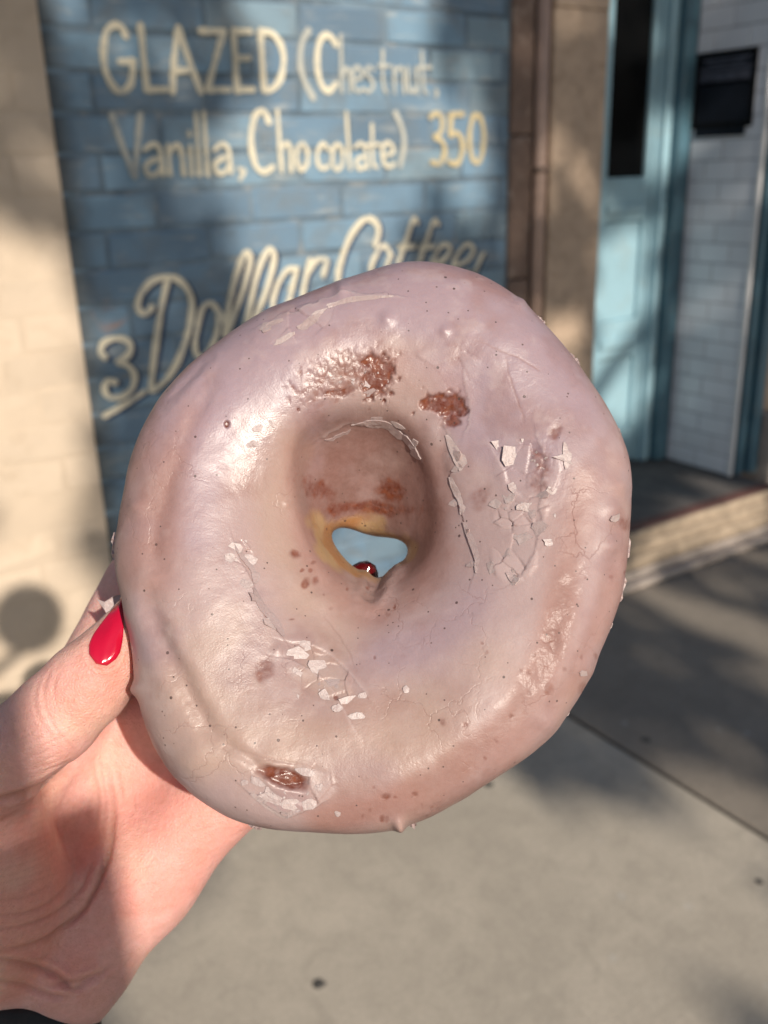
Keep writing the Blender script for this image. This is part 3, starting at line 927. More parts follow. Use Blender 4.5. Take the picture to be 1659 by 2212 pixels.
def plate(u0, u1, v0, v1, off):
    bm = bmesh.new()
    c = CAM + TOSUN * (LT - off)
    vv = []
    for dz in (0, -0.004):
        for (a, b_) in ((u0, v0), (u1, v0), (u1, v1), (u0, v1)): vv.append(bm.verts.new(c + su * a + sv * b_ + TOSUN * dz))
    for f in ((0, 1, 2, 3), (7, 6, 5, 4), (0, 4, 5, 1), (1, 5, 6, 2), (2, 6, 7, 3), (3, 7, 4, 0)): bm.faces.new([vv[i] for i in f])
    link('plate', bm_mesh('plate', bm), M['trim'], plates_)
plate(-0.30, 0.002, -0.029, 0.012, .03)
plate(-0.26, 0.0165, -0.30, -0.030, .035)

# ================================================================== DOUGHNUT
QO = (800.0, 1187.0)                         # image point its middle is seen at
OX, OY = (QO[0] - CX) / FPX * D0, -(QO[1] - CY) / FPX * D0
HELD = CAM + D0 * ray(*QO)                   # where it is held
LM = Matrix(((RT[0], UP[0], -FW[0], HELD[0]), (RT[1], UP[1], -FW[1], HELD[1]), (RT[2], UP[2], -FW[2], HELD[2]), (0, 0, 0, 1)))
def loc(px, py, z):
    """held-object frame: x right, y up, z towards the viewer (metres)"""
    return np.array([(px - CX) / FPX * (D0 - z) - OX, -(py - CY) / FPX * (D0 - z) - OY, z])
def to_q(V):
    d = D0 - V[:, 2]
    return CX + FPX * (V[:, 0] + OX) / d, CY - FPX * (V[:, 1] + OY) / d
EYE = Vector((-OX, -OY, D0))
def look(px, py):
    return (Vector(loc(px, py, 0.0)) - EYE).normalized()

OUT = [(905, 568), (1000, 585), (1085, 626), (1160, 680), (1240, 770), (1298, 860), (1333, 930), (1357, 1010), (1362, 1100), (1358, 1180),
       (1343, 1280), (1308, 1375), (1264, 1470), (1215, 1552), (1158, 1620), (1090, 1672), (1010, 1722), (950, 1755), (890, 1782), (790, 1802), (640, 1798),
       (550, 1786), (470, 1750), (400, 1698), (345, 1640), (320, 1590), (313, 1540), (287, 1500), (290, 1440), (281, 1370), (262, 1290), (240, 1200),
       (246, 1140), (270, 1060), (300, 960), (345, 870), (400, 800), (460, 742), (530, 690), (640, 640), (750, 597), (840, 573)]
HOLE = [(705, 1150), (742, 1138), (790, 1156), (850, 1166), (884, 1180), (874, 1216), (842, 1236), (800, 1242), (760, 1222), (732, 1190)]
def polar(pts, c, th):
    P = catmull(pts, 10, True) - np.array(c)
    a = np.arctan2(-P[:, 1], P[:, 0]); r = np.hypot(P[:, 0], P[:, 1])
    o = np.argsort(a); a, r = a[o], r[o]
    return np.interp(th, np.concatenate([a - math.tau, a, a + math.tau]), np.tile(r, 3))
NT, NP = 1300, 430
th = np.linspace(-math.pi, math.pi, NT, endpoint=False)
ro = polar(OUT, QO, th)
hc = (797, 1197)
ri = polar(HOLE, hc, th)
def ringsmooth(a, sg):
    k = np.exp(-0.5 * (np.arange(-120, 121) / sg) ** 2); k /= k.sum()
    return np.convolve(np.concatenate([a[-120:], a, a[:120]]), k, 'valid')
ri = ringsmooth(ri, 34.0); ro = ringsmooth(ro, 13.0)
# dense rows on the front, sparse at the back
grid = np.linspace(0, math.tau, 4000)
dens = np.where(grid < 3.75, 1.0, 0.22)
cdf = np.cumsum(dens); cdf = (cdf - cdf[0]) / (cdf[-1] - cdf[0])
ph = np.interp(np.arange(NP) / NP, cdf, grid)
TH_, PH_ = np.meshgrid(th, ph, indexing='ij')
TILT = 0.22
cs, sn = np.cos(th), np.sin(th)
sup, sdn = .5 * (sn + np.sqrt(sn ** 2 + .15)), .5 * (-sn + np.sqrt(sn ** 2 + .15))   # soft upper and lower halves
cri = .5 * (cs + np.sqrt(cs ** 2 + .15)); cle = cri - cs
ro_seen = ro.copy()
for fit_ in range(3):
    zo = -TILT * (ro * sn * 1e-4) - 0.001          # depth of the outer edge
    zi = np.full(NT, -0.012) - 0.009 * sup
    so = (D0 - zo) / FPX; si = (D0 - zi) / FPX
    Ox = (QO[0] + ro * cs - CX) * so - OX; Oy = -(QO[1] - ro * sn - CY) * so - OY
    Ix = (hc[0] + ri * cs - CX) * si - OX; Iy = -(hc[1] - ri * sn - CY) * si - OY
    c_, s_ = np.cos(PH_), np.sin(PH_)
    nin = (2.5 + 1.1 * sup + 0.25 * cri)[:, None]
    ex = 2.0 / np.where(c_ < 0, nin, 2.2)
    cc = np.sign(c_) * np.abs(c_) ** ex
    ss = np.sign(s_) * np.abs(s_) ** ex
    b_ = np.where(s_ > 0, 0.0215, 0.0185)
    # crest of the ring sits nearer the outside at the top, where the wall of the hole is long and steep
    kap = 0.5 - 0.09 * sup + 0.02 * sdn
    Mx, My = Ox + (Ix - Ox) * kap, Oy + (Iy - Oy) * kap
    zM = zo + (zi - zo) * kap
    inn = c_ < 0
    K = kap[:, None]
    X = np.where(inn, Mx[:, None] + (Ix - Mx)[:, None] * -cc, Mx[:, None] + (Ox - Mx)[:, None] * cc)
    Y = np.where(inn, My[:, None] + (Iy - My)[:, None] * -cc, My[:, None] + (Oy - My)[:, None] * cc)
    zt = np.where(inn, zM[:, None] + (zi - zM)[:, None] * -cc, zM[:, None] + (zo - zM)[:, None] * cc)
    Zc = zt + b_ * ss
    # lip-and-wall profile for the front of the hole
    sr = np.clip((PH_ - math.pi / 2) / (math.pi / 2), 0, 1)
    LIP = [(652, 960), (700, 918), (765, 900), (850, 908), (908, 962), (948, 1050), (952, 1130), (925, 1215), (868, 1285), (800, 1310), (728, 1262), (682, 1180), (646, 1060)]
    rl = ringsmooth(polar(LIP, hc, th), 16.0)
    rm = ro + (ri - ro) * kap
    s0 = np.clip((rm - rl) / (rm - ri), .12, .9)[:, None]
    hl = (0.69 + 0.22 * sup - 0.10 * sdn - 0.09 * cri + 0.03 * cle)[:, None]
    lipz = np.where(sr < s0, 1 - (1 - hl) * (sr / s0) ** 2, hl * (1 - (np.clip(sr - s0, 0, 1) / (1 - s0)) ** np.clip(.88 - .33 * sup, .5, 1)[:, None]))
    Wl = np.clip(1.0 - .30 * cri - .25 * sdn, .45, 1)[:, None] * ((PH_ > math.pi / 2) & (PH_ <= math.pi))
    zin = zt * 0 + zM[:, None] + (zi - zM)[:, None] * sr + b_ * lipz
    Xl = Mx[:, None] + (Ix - Mx)[:, None] * sr; Yl = My[:, None] + (Iy - My)[:, None] * sr
    X = X * (1 - Wl) + Xl * Wl; Y = Y * (1 - Wl) + Yl * Wl; Zc = Zc * (1 - Wl) + zin * Wl
    def soften(A, it):
        for _ in range(it): A = .25 * np.roll(A, 1, 1) + .5 * A + .25 * np.roll(A, -1, 1)
        return A
    X, Y, Zc = soften(X, 85), soften(Y, 85), soften(Zc, 85)
    V = np.stack([X, Y, Zc], -1).reshape(-1, 3)
    # keep the outline that is seen: widen or narrow the rim where the curve of the tube changes it
    fx, fy = to_q(V)
    rs = np.hypot(fx - QO[0], fy - QO[1]).reshape(NT, NP).max(1)
    if fit_ < 2: ro = ro * ringsmooth(ro_seen / rs, 10.0)

def grid_normals(V):
    G = V.reshape(NT, NP, 3)
    dt = np.roll(G, -1, 0) - np.roll(G, 1, 0)
    dp = np.roll(G, -1, 1) - np.roll(G, 1, 1)
    n = np.cross(dt, dp).reshape(-1, 3)
    n /= np.linalg.norm(n, axis=1)[:, None] + 1e-12
    return n
nrm = grid_normals(V)
if (nrm * V)[np.abs(PH_.ravel()) < 0.2].sum() < 0: nrm = -nrm; FLIP = True
else: FLIP = False

phf = PH_.ravel(); thf = TH_.ravel()
front = (phf < 3.5)
V = V + nrm * (0.0010 * fbm(V, 38, 2, 3.1) + 0.00028 * fbm(V, 95, 3, 9.0))[:, None]
nrm = grid_normals(V) * (-1 if FLIP else 1)
qx, qy = to_q(V)
wob = 6.0 * fbm(V, 260, 3, 5.0)
wob2 = 6.0 * fbm(V, 260, 3, 33.0)
jx_, jy_ = qx + wob, qy + wob2
disp = np.zeros(len(V)); thin = np.zeros(len(V)); pale = np.zeros(len(V)); bare = np.zeros(len(V))

def groove(pts, depth, width, tint=0.0, lip=0.0, fade=True):
    d, s, p = seg_dist(jx_, jy_, catmull(pts, 6), width * 4)
    e = np.exp(-(d / width) ** 2) * (np.sin(np.pi * np.clip(p, .04, .96)) ** .5 if fade else 1)
    e = e * front
    disp[:] += -depth * e
    if lip: disp[:] += lip * np.exp(-((d - width * 1.9) / width) ** 2) * (d < 1e5) * front
    thin[:] += tint * e
def ledge(pts, height, reach, side=1):
    """a broken glaze sheet: sharp edge along the line, its top fading out over the reach"""
    d, s, p = seg_dist(jx_ + .7 * wob2, jy_ + .7 * wob, catmull(pts, 5), reach * 2)
    on = (s * side > 0) & (d < reach * 1.6)
    e = np.where(on, np.exp(-(d / reach) ** 2), np.exp(-(d / 1.6) ** 2) * 0.45) * np.sin(np.pi * np.clip(p, .02, .98)) ** .35
    e = np.where(d < 1e5, e, 0)
    disp[:] += height * e * front
    pale[:] += np.where(on, np.exp(-(d / 5.0) ** 2), 0) * 0.5 * front
def bumpq(x, y, r, h):
    d = np.hypot(qx - x, qy - y)
    disp[:] += h * np.exp(-(d / r) ** 2) * front
def patch(x, y, rx, ry, ang, amt, edge=0.35, depth=0.0004, rough=0.5, fr=420):
    a = R_(ang); dx, dy = jx_ - x, jy_ - y
    uu = (dx * math.cos(a) + dy * math.sin(a)) / rx; vv = (-dx * math.sin(a) + dy * math.cos(a)) / ry
    d = np.hypot(uu, vv)
    k = (d < 2.2) & front
    nz = np.zeros(len(V)); nz[k] = fbm(V[k], fr, 3, x * .01)
    e = (1 - sstep(1 - edge, 1 + edge, d + rough * nz)) * amt * front
    bare[:] = np.maximum(bare, e)
    disp[:] += -depth * e
    return e

# folds and the fry line
groove([(1250, 1080), (1236, 1220), (1196, 1380), (1135, 1510), (1040, 1615), (930, 1690), (820, 1748), (690, 1770)], 0.00035, 30, 0.6)
groove([(1330, 1010), (1330, 1180), (1290, 1330), (1245, 1440), (1190, 1530), (1090, 1630)], 0.0003, 17, 0.35)
groove([(322, 1285), (345, 1370), (392, 1465), (440, 1560), (492, 1612)], 0.0010, 20, 0.2, 0.0002)
groove([(492, 1612), (540, 1640), (575, 1665)], 0.0005, 12, 0.1, 0.0001)
groove([(395, 960), (360, 1060), (335, 1180), (350, 1250)], 0.0008, 24, 0.35, 0.0)
groove([(470, 800), (430, 880), (400, 950)], 0.0005, 18, 0.15, 0.0)
groove([(355, 880), (400, 830), (455, 770)], 0.0003, 9, 0.1, 0.0001)
groove([(1030, 735), (1090, 760), (1150, 790), (1165, 800)], 0.00007, 2.2, 0.5)
groove([(1090, 765), (1105, 830), (1128, 890), (1130, 915)], 0.00007, 2.2, 0.5)
groove([(800, 1290), (815, 1250), (830, 1225)], 0.0010, 14, 0.2, 0.0006)
groove([(690, 930), (655, 965), (645, 1030)], 0.0005, 20, 0.1)
groove([(960, 930), (955, 1010), (985, 1090)], 0.0005, 18, 0.25)
groove([(700, 1330), (745, 1390), (770, 1450)], 0.00015, 2.4, 0.25)
groove([(500, 1620), (640, 1650), (700, 1670)], 0.00015, 2.4, 0.25)
# broken sheets of glaze
ledge([(700, 945), (755, 918), (800, 925), (850, 915), (890, 955), (905, 990)], 0.0003, 34, -1)
ledge([(965, 935), (978, 985), (995, 1015), (972, 1028), (978, 1060), (998, 1110), (1012, 1165), (1028, 1215), (1024, 1240)], 0.0003, 42, -1)
ledge([(1060, 960), (1085, 1000), (1100, 1045), (1125, 1070)], 0.00025, 30, 1)
ledge([(1160, 940), (1180, 1010), (1165, 1080), (1170, 1150), (1130, 1240), (1095, 1262)], 0.00025, 30, -1)
ledge([(560, 705), (640, 672), (720, 640), (800, 634), (870, 642)], 0.0004, 34, 1)
ledge([(505, 1170), (520, 1215), (545, 1260), (570, 1330), (610, 1380)], 0.0003, 26, 1)
ledge([(600, 1420), (660, 1440), (710, 1480), (750, 1540), (770, 1580)], 0.00025, 26, 1)
ledge([(620, 1385), (690, 1400), (750, 1450), (790, 1500)], 0.0003, 26, -1)
ledge([(525, 1700), (570, 1735), (620, 1762), (665, 1750), (700, 1730)], 0.0004, 26, -1)
ledge([(1000, 800), (1010, 860), (1015, 900), (1005, 930)], 0.0002, 20, -1)
for x, y, r_, h in ((740, 630, 15, .0010), (862, 1780, 12, .0016), (297, 1095, 20, .0007), (835, 690, 14, .0006), (960, 715, 10, .0004), (1085, 1800, 8, .0), (620, 1090, 8, .0003),
                    (1125, 655, 12, .0005), (600, 1405, 12, .0004), (1325, 1100, 26, .0010), (1318, 1180, 22, .0009), (1335, 1050, 20, .0008), (1260, 1440, 24, .0006), (1180, 1560, 24, .0007),
                    (285, 1490, 16, .0014), (300, 1330, 30, .0008), (420, 1640, 40, .0010), (700, 1300, 30, .0008), (650, 1260, 20, .0004)):
    bumpq(x, y, r_, h)
# places where the glaze has rubbed off the crust
patch(735, 812, 88, 34, -22, 0.45, 0.6, 0.0003, 1.0, 900)
patch(815, 815, 34, 44, 20, 1.0, 0.25, 0.0007, 0.9, 600)
patch(735, 848, 40, 9, -8, 0.8, 0.3, 0.0004, 0.8)
patch(955, 874, 46, 26, 8, 1.0, 0.25, 0.0007, 0.8, 500)
patch(975, 905, 18, 26, 10, 0.9, 0.4, 0.0005, 0.8)
patch(614, 1680, 54, 20, 20, 1.0, 0.28, 0.0008, 0.35, 300)
patch(568, 1443, 16, 24, 35, 0.55, 0.5, 0.0002)
patch(846, 1058, 26, 22, 0, 0.9, 0.5, 0.0, 0.6)
patch(690, 1058, 34, 16, 28, 0.75, 0.6, 0.0, 0.6)
patch(815, 1098, 70, 14, 4, 0.85, 0.6, 0.0, 0.6)
patch(730, 1098, 30, 13, -12, 0.8, 0.5, 0.0, 0.6)
patch(1200, 932, 12, 20, 10, 0.6, 0.5, 0.0003)
patch(1168, 1010, 24, 42, 8, 0.42, 0.5, 0.0003, 0.9, 600)
patch(1040, 1075, 16, 26, 20, 0.45, 0.6, 0.0001)
patch(638, 1196, 11, 8, 0, 0.7, 0.6, 0.0); patch(659, 1262, 9, 10, 0, 0.7, 0.6, 0.0); patch(682, 1255, 8, 8, 0, 0.5, 0.6, 0.0)
patch(1195, 1385, 20, 24, 0, 0.32, 0.5, 0.0001); patch(1186, 1486, 10, 10, 0, 0.6, 0.6, 0.0); patch(1262, 1490, 10, 12, 0, 0.4, 0.6, 0.0)
patch(832, 1722, 9, 7, 0, 0.75, 0.5, 0.0002); patch(958, 1560, 8, 8, 0, 0.5, 0.6, 0.0); patch(1350, 1130, 12, 12, 0, 0.5, 0.5, 0.0)
patch(492, 918, 4.5, 6.5, 10, 1.0, 0.3, 0.0005); patch(725, 1505, 6, 6, 0, 0.7, 0.3, 0.0003); patch(644, 886, 4, 4, 0, .9, .3, .0003)
thin += .45 * np.exp(-(((qx - 1205) / 34) ** 2 + ((qy - 1260) / 130) ** 2)) * front + .3 * np.exp(-(((qx - 1120) / 60) ** 2 + ((qy - 1500) / 60) ** 2)) * front
for k in range(46):
    x, y = random.choice(((1240, 1400), (1080, 1600), (1300, 1250), (850, 1730), (780, 1340), (700, 1240), (1150, 1480)))
    patch(x + random.gauss(0, 70), y + random.gauss(0, 50), random.uniform(2.5, 6), random.uniform(2.5, 6), random.uniform(0, 180), random.uniform(.25, .6), .6, .0001)

# plates of crazed, half-lifted glaze: every Voronoi plate sits at its own height and slope
def plates(x, y, rx, ry, ang, cell, amp, seed):
    r = np.random.default_rng(seed)
    a = R_(ang); dx, dy = qx - x, qy - y
    uu = (dx * math.cos(a) + dy * math.sin(a)) / rx; vv = (-dx * math.sin(a) + dy * math.cos(a)) / ry
    k = np.where((np.hypot(uu, vv) + .35 * wob / 6 < 1.0) & front)[0]
    if len(k) == 0: return
    nseed = max(6, int(4 * rx * ry / cell ** 2))
    sx = r.uniform(-1, 1, nseed) * rx; sy = r.uniform(-1, 1, nseed) * ry
    X2 = x + sx * math.cos(a) - sy * math.sin(a); Y2 = y + sx * math.sin(a) + sy * math.cos(a)
    px, py = jx_[k], jy_[k]
    D = np.hypot(px[:, None] - X2[None], py[:, None] - Y2[None])
    o = np.argsort(D, 1)[:, :2]
    i1 = o[:, 0]; gap_ = D[np.arange(len(k)), o[:, 1]] - D[np.arange(len(k)), i1]
    hgt = r.uniform(-.5, 1, nseed); gx, gy = r.normal(0, .055, nseed), r.normal(0, .055, nseed)
    pl = amp * (hgt[i1] + gx[i1] * (px - X2[i1]) + gy[i1] * (py - Y2[i1]))
    pl -= amp * 0.8 * np.exp(-(gap_ / 1.8) ** 2)
    f = 1 - sstep(.75, 1.0, np.hypot(uu, vv)[k])
    disp[k] += pl * f
    pale[k] += .25 * (hgt[i1] > .3) * f
    thin[k] += .15 * np.exp(-(gap_ / 2.0) ** 2) * f
plates(1120, 1000, 62, 62, 0, 40, 0.00011, 1)
plates(1180, 1010, 36, 66, 0, 30, 0.00011, 2)
plates(1125, 1110, 70, 44, -20, 26, 0.00012, 3)
plates(1110, 1205, 56, 62, 10, 40, 0.00010, 4)
plates(690, 1455, 96, 54, 40, 38, 0.00011, 5)
plates(525, 1205, 26, 46, -20, 24, 0.00012, 6)
plates(735, 815, 95, 44, -22, 16, 0.00005, 7)
plates(650, 1690, 90, 50, 15, 46, 0.00008, 8)
plates(960, 800, 90, 60, 0, 60, 0.00005, 9)
plates(650, 700, 90, 40, -25, 50, 0.00008, 10)

# bare crust is pitted and sugary
k = bare > .05
pit = np.zeros(len(V)); pit[k] = fbm(V[k], 1100, 2, 4.0)
disp += 0.00009 * pit * bare
V = V + nrm * disp[:, None]
# fine crystals and orange-peel
V = V + nrm * (0.00001 * noise(V, 900, 2.0) + 0.00003 * fbm(V, 200, 2, 8.0))[:, None]

# ---- colours, with some painted light and shade: sugar film, film thinned over the crust, bare crust, fried underside
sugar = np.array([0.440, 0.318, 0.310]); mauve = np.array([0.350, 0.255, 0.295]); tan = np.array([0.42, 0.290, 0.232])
rosy = np.array([0.27, 0.135, 0.112]); crust = np.array([0.135, 0.024, 0.006]); golden = np.array([0.44, 0.285, 0.135]); white = np.array([0.56, 0.45, 0.44])
def mixv(C, c, f): return C * (1 - f[:, None]) + c[None] * f[:, None]
C = np.repeat(sugar[None], len(V), 0)
lean = np.clip((V[:, 0] - V[:, 1] * .6) / .06, -1, 1)      # upper left greyer, lower right warmer: shade and sun partly painted into the film
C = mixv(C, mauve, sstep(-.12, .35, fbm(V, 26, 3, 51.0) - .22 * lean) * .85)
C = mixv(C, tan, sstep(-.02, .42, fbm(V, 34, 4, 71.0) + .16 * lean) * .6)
C = mixv(C, rosy, sstep(.04, .40, fbm(V, 48, 4, 91.0)) * .6)
m1 = fbm(V, 150, 4, 101.0); m2 = fbm(V, 340, 3, 131.0); m3 = fbm(V, 70, 4, 151.0)
C = mixv(C, rosy, sstep(.0, .45, m1 * .7 + m3 * .6) * .42)
C = mixv(C, mauve * .92, sstep(-.05, .4, m3) * .35)
C = mixv(C, white, sstep(.05, .5, m2 * .6 + m1 * .5) * .28)
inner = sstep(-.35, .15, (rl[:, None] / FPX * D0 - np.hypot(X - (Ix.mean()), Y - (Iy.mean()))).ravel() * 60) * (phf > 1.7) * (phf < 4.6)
C = mixv(C, np.array([.205, .120, .104]), np.clip(inner * np.clip(np.sin(thf) + .25, 0, 1) * (.72 + 1.1 * m1 + .5 * m2), 0, .95))  # upper hole wall browner: its shade painted in, over dough showing through
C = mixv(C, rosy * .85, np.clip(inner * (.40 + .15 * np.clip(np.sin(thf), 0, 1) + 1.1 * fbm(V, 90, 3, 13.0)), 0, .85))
def tone(col_, amt, pts, wd, fr=60, seed=0.0):
    global C
    d, _a, _b = seg_dist(jx_, jy_, catmull(pts, 6), wd * 3)
    C = mixv(C, col_, np.clip(np.exp(-(d / wd) ** 2) * (1 + 1.1 * fbm(V, fr, 3, seed)) * front, 0, 1) * amt)
brownrose = np.array([0.36, 0.185, 0.150])
tone(brownrose, .75, [(1255, 1040), (1238, 1200), (1196, 1380), (1135, 1505), (1040, 1610), (930, 1690), (820, 1745), (700, 1770)], 38, 60, 3.0)
tone(brownrose, .55, [(1340, 1000), (1345, 1150), (1320, 1300), (1270, 1430), (1200, 1540), (1090, 1650)], 30, 80, 5.0)
tone(brownrose, .60, [(420, 900), (370, 1020), (340, 1150), (330, 1260)], 42, 60, 7.0)
tone(brownrose, .45, [(330, 900), (290, 1010), (262, 1130)], 26, 80, 9.0)
tone(tan * 1.04, .80, [(600, 960), (590, 1080), (610, 1200), (660, 1300)], 55, 50, 11.0)
tone(brownrose, .45, [(640, 980), (640, 1080), (680, 1200), (740, 1290), (820, 1330), (900, 1300), (970, 1200)], 34, 80, 13.0)
tone(brownrose, .40, [(700, 780), (800, 770), (900, 800), (980, 850)], 45, 70, 15.0)
tone(mauve * 1.05, .70, [(470, 860), (440, 1000), (430, 1150)], 50, 40, 17.0)  # lavender bands, here and next: sky sheen painted into the film colour
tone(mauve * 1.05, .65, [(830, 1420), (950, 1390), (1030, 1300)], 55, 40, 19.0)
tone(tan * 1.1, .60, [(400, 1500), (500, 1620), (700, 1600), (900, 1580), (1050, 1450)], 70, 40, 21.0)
rim = (1 - sstep(.05, .75, phf + .35 * fbm(V, 60, 3, 19.0))) + sstep(6.0, 6.28, phf)
C = mixv(C, rosy, np.clip(rim * (.75 + m1), 0, 1) * .62)
C = mixv(C, rosy, np.clip(thin, 0, .85))
C = mixv(C, white, np.clip(pale, 0, .8) * .7)
bv = np.clip(bare * (1 + .5 * pit), 0, 1)
C = mixv(C, crust, bv)
C = mixv(C, np.array([.23, .052, .012]), bv * sstep(.0, .5, fbm(V, 700, 2, 3.0)) * .7)
under = sstep(2.84, 3.0, phf + .22 * fbm(V, 130, 3, 77.0) - .14 * np.clip(-np.sin(thf), 0, 1) - .10 * np.clip(np.cos(thf), 0, 1)) * (phf < 6.1)
C = mixv(C, golden, under * .92)
C = mixv(C, np.array([.36, .15, .04]), under * sstep(.1, .5, fbm(V, 120, 3, 21.0)) * .8)
C = C * .91
gl = 0.37 + .08 * fbm(V, 120, 3, 44.0) + .05 * inner - .10 * np.clip(bare, 0, 1) - .08 * np.clip(pale, 0, 1)
d_, _s, _p = seg_dist(qx, qy, catmull([(562, 930), (540, 1000), (528, 1080), (520, 1160)], 6), 120)
gl -= .13 * np.exp(-(d_ / 45) ** 2)
gl += .34 * np.exp(-(((qx - 1200) / 150) ** 2 + ((qy - 1350) / 230) ** 2))
gl = np.clip(gl, .2, .72)

ii = np.arange(NT * NP).reshape(NT, NP)
A, B = ii, np.roll(ii, -1, 0)
Cq, Dq = np.roll(B, -1, 1), np.roll(ii, -1, 1)
quads = np.stack([A, B, Cq, Dq] if not FLIP else [A, Dq, Cq, B], -1).reshape(-1, 4)
dme = np_mesh('dough', V, quads)
def set_attr(me, name, arr, kind):
    a = me.attributes.new(name, kind, 'POINT')
    if kind == 'FLOAT_COLOR':
        arr = np.concatenate([arr, np.ones((len(arr), 1))], 1)
        a.data.foreach_set('color', np.ascontiguousarray(arr, dtype=np.float32).ravel())
    else:
        a.data.foreach_set('value', np.ascontiguousarray(arr, dtype=np.float32))
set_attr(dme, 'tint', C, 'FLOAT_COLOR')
set_attr(dme, 'gloss', gl, 'FLOAT')
donut = empty('doughnut')
donut.matrix_world = LM
tag(donut, 'large ring doughnut with cracked pale vanilla glaze held up in the hand', 'doughnut')
def child(name, me, mat, parent):
    o = bpy.data.objects.new(name, me); col.objects.link(o)
    if mat is not None and not me.materials: me.materials.append(mat)
    o.parent = parent
    return o
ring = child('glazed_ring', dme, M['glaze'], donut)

# a coarse copy of the surface for finding where chips sit
st = 3
Gv = V.reshape(NT, NP, 3)[::st, ::st]
n0, n1 = Gv.shape[:2]
i2 = np.arange(n0 * n1).reshape(n0, n1)
q2 = np.stack([i2, np.roll(i2, -1, 0), np.roll(np.roll(i2, -1, 0), -1, 1), np.roll(i2, -1, 1)], -1).reshape(-1, 4)
bvh = BVHTree.FromPolygons([tuple(v) for v in Gv.reshape(-1, 3)], [tuple(int(a) for a in f) for f in q2])

HALF = Vector((0.185, 0.09, 0.98)).normalized()
def chip(px, py, L, W, ang, lift=0.00015, tilt=0.12, thick=0.00028, sides=None, seed=0, curl=0.0, flash=0.0):
    r = random.Random(seed)
    h, n, _, _ = bvh.ray_cast(EYE, look(px, py))
    if h is None: return
    if n.dot(EYE - h) < 0: n = -n
    if flash and n.dot(HALF) > .86: n = (n * (1 - flash) + HALF * flash).normalized()
    n = (n + Vector((r.gauss(0, tilt), r.gauss(0, tilt), 0))).normalized()
    t = Vector((math.cos(R_(ang)), -math.sin(R_(ang)), 0)); t = (t - n * t.dot(n)).normalized()
    b = n.cross(t)
    k = sides or r.choice((6, 7, 8, 9, 11))
    a0 = r.uniform(0, 6.28)
    s = 1e-4
    bm = bmesh.new(); top = []; bot = []
    for i in range(k):
        a = a0 + (i + r.uniform(-.3, .3)) / k * math.tau; rr = r.uniform(.55, 1.15)
        p = h + t * (math.cos(a) * rr * L * .5 * s) + b * (math.sin(a) * rr * W * .5 * s) + n * (lift + curl * (math.cos(a) ** 2))
        top.append(bm.verts.new(p + n * thick)); bot.append(bm.verts.new(p - n * thick * 1.5))
    cvt = bm.verts.new(h + n * (lift + thick * 1.3))
    for i in range(k):
        bm.faces.new((top[i], top[(i + 1) % k], cvt))
        bm.faces.new((bot[i], bot[(i + 1) % k], top[(i + 1) % k], top[i]))
    bm.faces.new(bot[::-1])
    child('glaze_flake', bm_mesh('glaze_flake', bm), M['flake'], donut)

big = [(1112, 985, 58, 62, 70), (1223, 990, 26, 70, 100), (1075, 962, 34, 20, 40), (1070, 1090, 26, 24, 10), (1098, 1078, 30, 24, -30), (1135, 1095, 24, 40, 70), (1165, 1140, 30, 36, 60),
       (1150, 1110, 26, 22, 0), (1110, 1052, 30, 24, 120), (1170, 1070, 22, 40, 100), (1108, 1256, 34, 22, 10), (1060, 1225, 30, 20, 60), (1190, 1060, 24, 18, -30), (1130, 1160, 46, 30, -15),
       (1185, 1172, 26, 18, 20), (1095, 1195, 30, 36, 30),
       (672, 690, 92, 17, -38), (610, 735, 54, 15, -32), (575, 705, 46, 26, 60), (735, 655, 60, 16, -15), (640, 1420, 50, 40, 20), (690, 1440, 46, 44, -10), (722, 1470, 36, 46, 70), (755, 1512, 40, 24, 10),
       (785, 1505, 18, 22, 60), (660, 1395, 30, 24, -20), (700, 1500, 30, 20, 40), (770, 1548, 24, 34, 70), (730, 1530, 24, 18, 20), (645, 1455, 34, 16, 30),
       (560, 1690, 34, 20, 40), (585, 1722, 52, 30, 25), (630, 1740, 54, 26, 0), (670, 1735, 34, 22, -20), (529, 1690, 16, 16, 0), (728, 1757, 14, 12, 30), (660, 1668, 40, 16, 10), (690, 1700, 20, 14, 0),
       (510, 1185, 28, 40, 80), (540, 1212, 24, 44, 110), (530, 1262, 20, 34, 100), (556, 1290, 22, 40, 110), (585, 1345, 26, 40, 120), (497, 1205, 20, 26, 60),
       (860, 918, 50, 20, 20), (895, 960, 24, 40, 60), (820, 905, 40, 16, -10), (976, 985, 28, 66, 80), (990, 1010, 34, 22, -20), (985, 1085, 16, 44, 75), (1005, 1150, 14, 40, 75), (1022, 1220, 16, 34, 80),
       (560, 925, 30, 18, -30), (590, 915, 24, 14, 20), (545, 960, 18, 30, 80), (880, 1490, 22, 14, 20), (1330, 1120, 20, 40, 90), (1260, 1455, 16, 40, 110), (800, 850, 36, 20, -20), (790, 830, 22, 14, 30)]
for i, (x, y, L, W, a) in enumerate(big):
    chip(x, y, L * 1.05, W * 1.05, a, -0.00005 + .00014 * random.random(), 0.06, 0.00009, seed=i, curl=random.choice((-.0001, 0, .0001)), flash=.5)
rr_ = random.Random(11)
for (x, y, sx, sy, n) in ((1125, 1080, 45, 75, 8), (700, 1470, 60, 50, 6), (600, 1720, 60, 26, 8), (735, 815, 70, 26, 10), (525, 1220, 16, 40, 4), (1160, 1010, 26, 40, 8)):
    for k in range(n):
        chip(x + rr_.gauss(0, sx * .6), y + rr_.gauss(0, sy * .6), rr_.uniform(3, 10), rr_.uniform(3, 10), rr_.uniform(0, 180), -0.00003, 0.16, 0.00007, seed=1000 + k + int(x), flash=.4)

